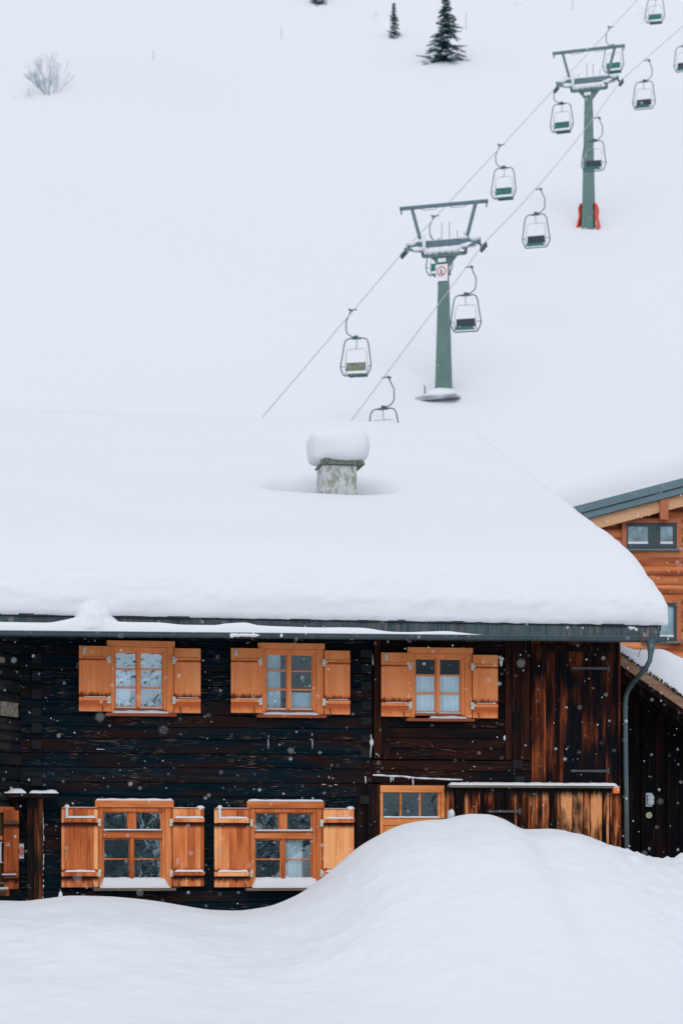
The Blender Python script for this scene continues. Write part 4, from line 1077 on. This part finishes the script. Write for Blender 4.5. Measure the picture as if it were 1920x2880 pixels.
def nwin(x0, x1, y0, y1, panes, arch):
    A = nl(x0, y1); B = nl(x1, y0); yy = yw - .075; bw = .10
    m = MB(); m.rnd().box(A.x - bw, A.x, yy - .04, yy + .03, A.z - .02, B.z + bw); m.rnd().box(B.x, B.x + bw, yy - .04, yy + .03, A.z - .02, B.z + bw); m.rnd().box(A.x, B.x, yy - .04, yy + .03, B.z, B.z + bw)
    w = m.build('window', LARCH_D, NB, local=True)
    m = MB(); xs = []
    for (p, q, r_, s_) in panes:
        a_, b_ = nl(p, s_), nl(q, r_); xs.append((a_.x, b_.x, a_.z, b_.z))
    prev = A.x
    for (xa_, xb_, za_, zb2_) in xs:
        m.box(prev, xa_, yy - .01, yy + .03, A.z, B.z); m.box(xa_, xb_, yy - .01, yy + .03, A.z, za_); m.box(xa_, xb_, yy - .01, yy + .03, zb2_, B.z); prev = xb_
    m.box(prev, B.x, yy - .01, yy + .03, A.z, B.z); m.build('window_frame', TEALD, w, local=True)
    for (xa_, xb_, za_, zb2_) in xs:
        MB().box(xa_, xb_, yy + .024, yy + .028, za_, zb2_).build('pane', plain('pane_painted_reflection', (.20, .32, .38), .08, 0, .6, 2.0, spec=1), w, local=True)  # mottled blue-grey base colour stands in for reflected snow
        m = MB(); m.box(xa_, xb_, yy + .0, yy + .02, za_, za_ + .05); m.build('sill_snow', PAPER, w, local=True)
    m = MB(); m.box(A.x - bw, B.x + bw, yy - .08, yy + .0, A.z - .06, A.z - .022); m.build('sill', TEAL, w, local=True)
nwin(1765, 1907, 1465, 1536, [(1770, 1827, 1474, 1524), (1861, 1897, 1474, 1524)], 0)
nwin(1820, 1907, 1692, 1798, [(1828, 1899, 1701, 1788)], 0)
m = MB(); nu = 60; nv = 40
def nsn(u, v):
    x = cx0 - .55 + (2 * (cxr - cx0) + 1.1) * u; y = -.06 + 9.6 * v
    xm = x if x < cxr else 2*cxr - x
    z = roofz(xm) + t0
    ex = xm - (cx0 - .55); ey = min(v, 1 - v) * 9.6
    def f(e, r_): t = max(0, min(1, e / r_)); return (1 - (1 - t) ** 2.3) ** (1 / 2.3)
    return (x, y, z + max(0, .85 * f(ex, .9) * f(ey, .8) * (1 + .07 * nz(x * .8, y * .8))) - .05 * math.exp(-((x - cxr) / .8) ** 2))
us2 = [i / 120 for i in range(121)]; vs2 = [(j / nv) ** 2 if j < nv else 1 for j in range(nv + 1)]
for u in us2:
    for v in vs2: m.v.append(nsn(u, v))
for i in range(120):
    for j in range(nv): m.face([i*(nv+1) + j, (i+1)*(nv+1) + j, (i+1)*(nv+1) + j + 1, i*(nv+1) + j + 1])
ns = m.build('neighbour_roof_snow', SNOW, None, local=True, smooth=True); ns.location = NO; ns.rotation_euler = (0, 0, -TH)
tag(ns, 'thick snow layer above the grey-green gable fascia at right', 'snow')

# ------------------------------------------------------------------ chair lift
T1 = at(1247, 1097, 110); T2 = at(1654, 632, 137)
dirp = Vector((T2.x - T1.x, T2.y - T1.y, 0)).normalized(); yaw = math.atan2(dirp.y, dirp.x) - math.pi / 2
GA = 1.88
def pylon(base, H, label, sign, snowpad):
    p = empty('lift_pylon', tuple(base), yaw); tag(p, label, 'lift pylon', 'chairlift pylons on the slope')
    m = MB(); m.add([(sx * w, sy * w, z) for z, w in ((-1.6, .34 + .02), (H, .195)) for sx, sy in ((-1,-1),(1,-1),(1,1),(-1,1))], [(0,3,2,1),(4,5,6,7),(0,1,5,4),(1,2,6,5),(2,3,7,6),(3,0,4,7)])
    m.box(-.23, .23, -.23, .23, H - .9, H - .82)
    m.prism([(-.2, H - .05), (.2, H - .05), (.62, H + .45), (-.62, H + .45)], -.16, .16)
    m.build('mast', GREEN, p, local=True, bevel=.02)
    m = MB(); m.box(-1.0, 1.0, -.14, .14, H + .45, H + .56); m.box(-.95, .95, -.3, -.24, H + .38, H + .44); m.build('head_beam', GREEN, p, local=True)
    m = MB(); m.box(-1.72, 1.72, -.13, .13, H + .92, H + 1.16)
    for s_ in (-1, 1):
        m.beam((s_ * 1.72, -.5, H + .80), (s_ * .95, -.3, H + .66), .10, .10); m.beam((s_ * 1.60, 0, H + .98), (s_ * 1.85, 0, H + .70), .12, .12)
        m.beam((s_ * 1.0, .1, H + .5), (s_ * 1.05, .1, H + .95), .12, .12)
    m.build('cross_arm', GREY_ST, p, local=True)
    m = MB(); m.box(-2.08, 2.08, -.08, .08, H + 2.70, H + 2.84)
    for s_ in (-1, 1):
        m.beam((s_ * 1.5, 0, H + 2.70), (s_ * 1.08, 0, H + 1.16), .13, .13); m.box(s_ * 2.02 - .03, s_ * 2.02 + .03, -.03, .03, H + 2.5, H + 2.70)
        m.tube([(s_ * .3, 0, H + 2.68), (s_ * .4, 0, H + 2.61), (s_ * .95, 0, H + 2.61), (s_ * 1.1, 0, H + 2.68)], .014, 5)
    m.build('gantry', GREY_ST, p, local=True)
    m = MB()
    for x_, h0, h1 in ((-.12, 1.2, 2.0), (.24, 1.2, 2.0), (-.6, 1.2, 1.5), (.62, 1.1, 1.6), (.95, 1.1, 1.5)): m.tube([(x_, .1, H + h0), (x_, .1, H + h1)], .025, 5)
    m.build('hand_rail', CABLE, p, local=True)
    slope_v = Vector((0, 1, (T2.z + 7.8 - T1.z - 6.4) / math.hypot(T2.x - T1.x, T2.y - T1.y))).normalized()
    for s_ in (-1, 1):
        m = MB(); c_ = Vector((s_ * GA, 0, H + .70)); m.beam(c_ - slope_v * .42 - UP * .05, c_ + slope_v * .42 - UP * .05, .06, .12)
        for t in (-.36, 0, .36):
            q = c_ + slope_v * t; m.tube([q - Vector((.05, 0, 0)), q + Vector((.05, 0, 0))], .13, 14)
        m.build('sheave_train', DARK_ST, p, local=True)
    m = MB()
    for s_ in (-1, 1):
        m.ball((s_ * 1.5, -.1, H + 1.1), (.26, .15, .12), 10, 6, .3, seed=s_); m.ball((s_ * 1.25, -.32, H + .76), (.42, .14, .12), 10, 6, .4, seed=s_ + 3); m.ball((s_ * 1.0, -.12, H + 1.18), (.2, .15, .09), 10, 6, .3, seed=s_ + 5)
    for q in range(5): m.ball((-.6 + q * .3, -.12, H + .66), (.22, .16, .15), 10, 6, .3, seed=q)
    m.ball((0, 0, H + 1.17), (1.5, .12, .05), 16, 6, .3); m.ball((-.85, -.25, H + 1.05), (.09, .1, .45), 10, 8, .2)
    m.build('snow_load', SNOW, p, local=True, smooth=True)
    m = MB(); m.box(-.10 - .09, -.10 + .08, -.24, -.215, H + .12, H + .30); m.box(.005, .17, -.24, -.215, H + .12, H + .30); m.build('number_plate', PAPER, p, local=True)
    if sign:
        m = MB(); m.box(-.30, .26, -.27, -.24, H - .75, H + .01); sp = m.build('sign_board', PAPER, p, local=True)
        m = MB(); c_ = Vector((-.03, -.28, H - .30)); m.tube([c_ + Vector((.20*math.cos(t), 0, .20*math.sin(t))) for t in [k*math.pi/12 for k in range(24)]], .022, 6, closed=True); m.build('red_ring', REDS, sp, local=True)
        m = MB(); m.ball(c_ + Vector((-.01, 0, .06)), (.035, .01, .035), 8, 6); m.beam(c_ + Vector((-.03, 0, .03)), c_ + Vector((.04, 0, -.06)), .05, .05); m.beam(c_ + Vector((.04, 0, -.06)), c_ + Vector((-.02, 0, -.10)), .03, .03); m.beam(c_ + Vector((-.10, 0, -.09)), c_ + Vector((.11, 0, -.13)), .02, .02); m.build('pictogram', BLACKP, sp, local=True)
    return p
H1 = 5.65; H2 = 7.15
py1 = pylon(T1, H1, 'nearer green chairlift pylon with round prohibition sign on its mast', True, True)
py2 = pylon(T2, H2, 'farther green chairlift pylon with orange mats at its foot', False, False)
m = MB()
for s_ in (-1, 1):
    pts = [(s_ * .40, H2 * 0 + 1.15), (s_ * .50, .9), (s_ * .46, .45), (s_ * .58, -.1), (s_ * .62, -.5)]
    vs = []
    for (x_, z_) in pts: vs += [(x_ - .05, -.32, z_), (x_ + .05, -.32, z_), (x_ + .05, .32, z_), (x_ - .05, .32, z_)]
    fs = []
    for k in range(4):
        for j in range(4): fs.append((k*4 + j, k*4 + (j+1) % 4, (k+1)*4 + (j+1) % 4, (k+1)*4 + j))
    m.add(vs, fs + [(0,1,2,3), (19,18,17,16)])
m.build('safety_mat', RED, py2, local=True, bevel=.02)
# snow covered footing of the nearer pylon
m = MB(); c_ = Vector((T1.x, T1.y, ground(T1.x, T1.y))); zf = T1.z
fp = empty('pylon_footing', (T1.x, T1.y, zf - .9), yaw); tag(fp, 'grey concrete footing slab under the nearer lift pylon', 'footing')
m = MB(); m.prism([(-1.02, .26), (-1.0, .44), (-.3, .47), (.2, .43), (.86, .50), (.9, .40), (.3, .33), (-.4, .28)], -1.15, .9); m.build('slab', plain('old_concrete', (.33, .35, .36), .9, 0, .3, 3), fp, local=True)
m = MB(); m.ball((-.05, -.12, .44), (1.0, .98, .50), 24, 12, .10, .95); m.build('snow_pillow', SNOW, fp, local=True, smooth=True)
m = MB(); m.tube([(-.62, -.9, .6), (-.62, -.9, .98)], .03, 6); m.build('anchor_bolt', DARK_ST, fp, local=True)
# cables
ropeL = [at(1146, 699, 110), at(1561, 236, 137)]; ropeR = [None, None]
LA = Vector((math.cos(yaw), math.sin(yaw), 0))
ropeL = [T1 - LA * GA + UP * (H1 + .84), T2 - LA * GA + UP * (H2 + .84)]
ropeR = [T1 + LA * GA + UP * (H1 + .84), T2 + LA * GA + UP * (H2 + .84)]
KS = {}
def rope_pt(rp, t):
    P_ = rp[0] + (rp[1] - rp[0]) * t; k0, k1, sg_ = KS.get(id(rp), (0, 0, 0))
    if t < 0: P_.z += k0 * -t
    elif t > 1: P_.z += k1 * (t - 1)
    else: P_.z -= 4 * sg_ * t * (1 - t)
    return P_
def rope_t(rp, px):
    # parameter where the rope passes the given picture column
    lo, hi = -3, 4
    def f(t):
        P_ = rope_pt(rp, t) - CAM; return P_.dot(RV) / P_.dot(DV) * F + 960
    for _ in range(60):
        mid = (lo + hi) / 2
        if f(mid) < px: lo = mid
        else: hi = mid
    return lo
def fit(rp, px, py):      # height correction per unit t so that the span sags through a measured point
    t = rope_t(rp, px); P_ = rope_pt(rp, t); dd = (P_ - CAM).dot(DV); need = (HOR - py) / F * dd
    return (need - P_.z) / (-t if t < 0 else t - 1)
KS[id(ropeR)] = (fit(ropeR, 1075, 1066), fit(ropeR, 1918, 74), .38)
KS[id(ropeL)] = (fit(ropeL, 747, 1163), 0, 0)
for rp, lab in ((ropeL, 'left haul cable of the chairlift strung over both pylons'), (ropeR, 'right haul cable of the chairlift strung over both pylons')):
    m = MB(); m.tube([rope_pt(rp, t) for t in (-1.6, -.8, 0, .2, .4, .6, .8, 1, 3.2)], .019, 6); tag(m.build('haul_cable', CABLE), lab, 'cable', 'haul cables of the chairlift')
# chairs
def mk_chair(seatmat):
    c = empty('lift_chair', (0, 0, 0)); 
    m = MB(); m.tube([(0, 0, .02), (-.10, 0, -.22), (-.21, 0, -.45), (-.21, 0, -.82), (-.15, 0, -.98), (0, 0, -1.10), (.24, 0, -1.16)], .026, 8); m.tube([(-.02, -.22, .03), (-.02, .22, .03)], .03, 6); m.box(-.10, .26, -.03, .03, .01, .05)
    m.build('hanger', FRAME, c, local=True, smooth=True)
    X0 = .25
    half = [(0, -1.19), (.34, -1.20), (.46, -1.26), (.53, -1.40), (.60, -1.85), (.68, -2.38), (.66, -2.52), (.55, -2.75), (.50, -2.80), (0, -2.80)]
    m = MB(); loop = [(X0 + x, (0 if z > -2.2 else -.05), z) for x, z in half] + [(X0 - x, (0 if z > -2.2 else -.05), z) for x, z in half[::-1][1:-1]]
    m.tube(loop, .028, 8, closed=True); m.box(X0 - .2, X0 + .2, -.05, .05, -1.24, -1.17); m.box(X0 - .07, X0 + .07, -.06, .06, -1.17, -1.08)
    for s_ in (-1, 1): m.tube([(X0 + s_ * .67, 0, -2.40), (X0 + s_ * .52, .1, -2.36), (X0 + s_ * .46, .1, -2.62), (X0 + s_ * .5, 0, -2.74)], .02, 6)
    m.build('frame', FRAME, c, local=True, smooth=True)
    m = MB(); m.tube([(X0, 0, -1.22), (X0 + .02, .02, -1.5), (X0 - .05, .04, -1.66)], .022, 6)
    m.tube([(X0 - .50, .12, -2.3), (X0 - .46, .06, -1.78), (X0 - .40, .04, -1.66), (X0 + .32, .04, -1.64), (X0 + .42, .06, -1.74), (X0 + .48, .12, -2.3)], .015, 6); m.build('safety_bar', CABLE, c, local=True, smooth=True)
    m = MB()
    for k in range(4): m.rnd().box(X0 - .43, X0 + .43, -.02, .01, -2.32 - k * .09, -2.24 - k * .09)
    m.build('backrest', SEATD, c, local=True)
    m = MB()
    m.box(X0 - .41, X0 + .41, -.035, -.022, -2.58, -2.25); m.build('back_panel', seatmat, c, local=True)
    m = MB()
    for k in range(3): m.box(X0 - .42, X0 + .42, .02 + k * .11, .12 + k * .11, -2.74, -2.70)
    m.box(X0 - .42, X0 + .42, .35, .38, -2.80, -2.68); m.build('seat', SEATG, c, local=True)
    return c
protoG = mk_chair(SEATG); protoY = mk_chair(SEATY)
CHL = [('L', 986, 'Y', 'lift chair with yellowed slats, lowest on the left cable'),
       ('L', 1218, 'G', 'lift chair half hidden behind the nearer pylon sign'),
       ('L', 1404, 'G', 'green lift chair on the left cable between the two pylons'),
       ('L', 1566, 'G', 'green lift chair hanging just left of the farther pylon head'),
       ('L', 1712, 'G', 'lift chair seen behind the right strut of farther pylon'),
       ('L', 1832, 'G', 'topmost lift chair in the upper right corner'),
       ('R', 1093, 'G', 'lift chair sinking behind the roof ridge, seat hidden'),
       ('R', 1325, 'G', 'dark slatted lift chair right beside the nearer mast'),
       ('R', 1519, 'G', 'dark slatted lift chair midway between pylons on the right cable'),
       ('R', 1683, 'G', 'dark lift chair crossing in front of the farther mast'),
       ('R', 1823, 'G', 'dark lift chair hanging right of the farther pylon head'),
       ('R', 1932, 'G', 'lift chair cut off by the right picture edge')]
usedG = usedY = False
for side, px_, kind, lab in CHL:
    rp = ropeL if side == 'L' else ropeR
    if kind == 'Y': c = protoY
    elif not usedG: c = protoG; usedG = True
    else: c = copy_tree(protoG)
    sg_ = -1 if side == 'L' else 1; off = 9 if side == 'L' else 15
    P_ = rope_pt(rp, rope_t(rp, px_ - sg_ * off)); P_ = P_ + LA * (sg_ * off * (P_ - CAM).dot(DV) / F); c.location = P_ - UP * .03
    c.rotation_euler = (0, R(random.uniform(-1.5, 1.5)), (yaw if side == 'L' else yaw + math.pi) + R(random.uniform(-4, 4)))
    if side == 'L': c.location = c.location
    tag(c, lab, 'lift chair', 'chairs hanging from the lift cables')

# ------------------------------------------------------------------ trees, bushes, stakes on the hill
def hill_at(px, py):      # where the sight line meets the ground
    prev = None
    for k in range(600):
        d = 70 + k * .5; P_ = at(px, py, d)
        if P_.z < ground(P_.x, P_.y): return P_
    return at(px, py, 180)
def mk_spruce(h, rad, seed, snowy=.5, dens=1.0, lab=None, name='spruce_tree'):
    rnd = random.Random(seed); e = empty(name, (0, 0, 0))
    MB().tube([(0, 0, -.5), (0, 0, h * .5), (0, 0, h)], [.03 * h, .018 * h, .004 * h], 7).build('trunk', BARK, e, local=True)
    m = MB(); s_ = MB(); z = h * .03
    while z < h * .99:
        t = z / h; r = rad * (1 - t) ** .8 * rnd.uniform(.75, 1.15); nb = max(4, int((5 + 9 * (1 - t)) * dens))
        for b in range(nb):
            a = rnd.random() * 6.283; rr_ = r * rnd.uniform(.55, 1.15); droop = rnd.uniform(.15, .5)
            n = max(3, int(rr_ / (h * .02)))
            side = Vector((-math.sin(a), math.cos(a), 0)); out = Vector((math.cos(a), math.sin(a), 0))
            for q in range(n):
                f0 = (q + .3) / n; c_ = out * (rr_ * f0) + UP * (z - droop * rr_ * f0 ** 1.5 + .12 * rr_ * f0 ** 3)
                w = h * .035 * (1.25 - .8 * f0) * rnd.uniform(.7, 1.3)
                for sg_ in (-1, 1):
                    tip = c_ + side * sg_ * w * 1.6 + out * w * .9 - UP * w * rnd.uniform(.1, .7)
                    m.rnd(rnd.random()); m.add([c_ + out * w * .6, c_ - out * w * .5, tip], [(0, 1, 2)])
                m.add([c_ - side * w * .4, c_ + side * w * .4, c_ + out * w * 1.4 - UP * w * .5], [(0, 1, 2)])
                m.add([c_ - out * w * .4, c_ + out * w * .6, c_ - UP * w * 1.3 + side * w * rnd.uniform(-.5, .5)], [(0, 1, 2)])
            if rnd.random() < snowy:
                f0 = rnd.uniform(.45, .8); c_ = out * (rr_ * f0) + UP * (z - droop * rr_ * f0 ** 1.5 + h * .012)
                s_.ball(c_, (h * .030 * rnd.uniform(.6, 1.4) * (1.3 - t), h * .030 * (1.3 - t), h * .012 * (1.3 - t)), 7, 4, .5, seed=seed + b)
        z += h * .035 * rnd.uniform(.7, 1.3)
    m.build('crown', NEEDLE, e, local=True); s_.build('snow_load', SNOW, e, local=True, smooth=True)
    return e
P_ = hill_at(1252, 172); k_ = (P_ - CAM).dot(DV) / F
t = mk_spruce(196 * k_, 80 * k_, 11, .95, .62); t.location = P_ - UP * .1; tag(t, 'tallest dark spruce dusted with snow, left of the lift pylons', 'spruce tree')
P_ = hill_at(1107, 103); k_ = (P_ - CAM).dot(DV) / F
t = mk_spruce(100 * k_, 28 * k_, 5, .95, .28); t.location = P_ - UP * .1; tag(t, 'thin sparse young spruce standing left of the tallest spruce', 'spruce tree')
P_ = hill_at(895, 16); k_ = (P_ - CAM).dot(DV) / F
t = mk_spruce(110 * k_, 32 * k_, 9, .9, .8); t.location = P_ - UP * .1; tag(t, 'spruce at the top edge, only its snowy lowest boughs showing', 'spruce tree')
def mk_bush(h, spread, seed, stems=16, depthn=4, name='bare_bush', lean=0):
    rnd = random.Random(seed); e = empty(name, (0, 0, 0)); m = MB()
    def grow(p, d, L, r, lv):
        q = p + d * L; mid = p + d * L * .5 + Vector((rnd.uniform(-1, 1), rnd.uniform(-1, 1), 0)) * L * .08
        m.tube([p, mid, q], [r, r * .8, r * .6], 4, cap=False)
        if lv > 0:
            for _ in range(rnd.choice((2, 2, 3))):
                nd = (d + Vector((rnd.uniform(-1, 1), rnd.uniform(-1, 1), rnd.uniform(-.1, .7))) * .42).normalized()
                grow(q, nd, L * rnd.uniform(.55, .8), r * .6, lv - 1)
    for _ in range(stems):
        a = rnd.random() * 6.283; d = Vector((math.cos(a) * rnd.uniform(.1, spread) + lean, math.sin(a) * rnd.uniform(.1, spread), 1)).normalized()
        grow(Vector((math.cos(a) * h * .08, math.sin(a) * h * .08, -.1)), d, h * (.10 + .26 * d.z ** 1.5), h * .009, depthn)
    m.build('branches', TWIG, e, local=True); return e
for (px_, py_, hpx, sp, sd_, st_, ln, lab) in ((140, 264, 118, 1.5, 3, 30, .0, 'large frosted bare bush on the shoulder at upper left'), (88, 275, 38, 1.3, 8, 8, -.5, 'low frosted twigs left of the large bare bush'), (48, 290, 30, 1.2, 14, 6, -.5, 'lowest leftmost wisp of frosted twigs on the slope'),
        (1822, 66, 55, .8, 21, 7, 0, 'faint frosted bush behind the topmost lift chair'), (1052, 62, 34, .9, 31, 3, 0, 'tiny faint wisp of twigs left of the sparse spruce'), (1452, 18, 24, .9, 33, 3, 0, 'tiny faint wisp at the top edge above the lift')):
    P_ = hill_at(px_, py_); k_ = (P_ - CAM).dot(DV) / F
    b = mk_bush(hpx * k_, sp, sd_, st_, 5 if hpx > 100 else 4, lean=ln); b.location = P_ - UP * .05; tag(b, lab, 'bush')
for (px_, py_, hp, lab) in ((791, 112, 38, 'thin faint stake left of the spruces'), (1310, 84, 50, 'thin faint stake right of the tallest spruce'), (432, 176, 34, 'thin faint stake right of the large bare bush'), (1609, 30, 34, 'thin faint stake above the farther lift pylon')):
    P_ = hill_at(px_, py_); k_ = (P_ - CAM).dot(DV) / F
    m = MB(); m.tube([P_ - UP * .2, P_ + UP * hp * k_], .03, 5); tag(m.build('slope_stake', STAKE, origin=P_), lab, 'stake', 'marker stakes on the slope')
# forest edge on the opposite slope, behind the camera: what the window panes mirror
proto = mk_spruce(14, 3.4, 77, .95, .8); first = True; rnd = random.Random(4)
for i in range(30):
    x = -4 + (i % 15) * 2.5 + rnd.uniform(-.9, .9); y = -62 - (i // 15) * 9 + rnd.uniform(-3, 3)
    o = proto if first else copy_tree(proto); first = False
    o.location = (x, y, ground(x, y) - .2); o.rotation_euler = (0, 0, rnd.random() * 6); s_ = rnd.uniform(.28, .62); o.scale = (s_, s_, s_)
    tag(o, 'dark spruce of the forest edge mirrored in the chalet windows', 'spruce tree', 'forest edge facing the chalet')

# ------------------------------------------------------------------ falling snow
m = MB(); rnd = random.Random(12)
for i in range(4600):
    y = -0.4 - 21.0 * rnd.random() ** .9; d = (y - CAM.y)
    wlim = .18 * d + 1.0
    x = CAM.x + d * math.tan(TH) + rnd.uniform(-wlim, wlim); z = rnd.uniform(-.08 * d - .3, .38 * d + .5)
    if z < ground(x, y) + .05: continue
    r = .0026 + .0050 * rnd.random() ** 3
    b0 = len(m.v); m.v += [(x + r, y, z), (x - r, y, z), (x, y + r, z), (x, y - r, z), (x, y, z + r), (x, y, z - r)]
    for f in ((0,2,4), (2,1,4), (1,3,4), (3,0,4), (2,0,5), (1,2,5), (3,1,5), (0,3,5)): m.face([b0 + q for q in f])
for i in range(75):
    y = -26.5 + 8 * rnd.random(); d = y - CAM.y; wl_ = .16 * d
    x = CAM.x + d * math.tan(TH) + rnd.uniform(-wl_, wl_); z = rnd.uniform(-.06 * d, .16 * d); r = rnd.uniform(.0035, .006)
    if z < ground(x, y) + .05: continue
    b0 = len(m.v); m.v += [(x + r, y, z), (x - r, y, z), (x, y + r, z), (x, y - r, z), (x, y, z + r), (x, y, z - r)]
    for f in ((0,2,4), (2,1,4), (1,3,4), (3,0,4), (2,0,5), (1,2,5), (3,1,5), (0,3,5)): m.face([b0 + q for q in f])
tag(m.build('falling_snow', snowmat('snowflake', 0, (.9, .92, .95)), smooth=True), 'scattered snowflakes drifting in front of the dark chalet', 'snowflakes', kind='stuff')
for o in bpy.data.objects:
    if '_w' in o: del o['_w']
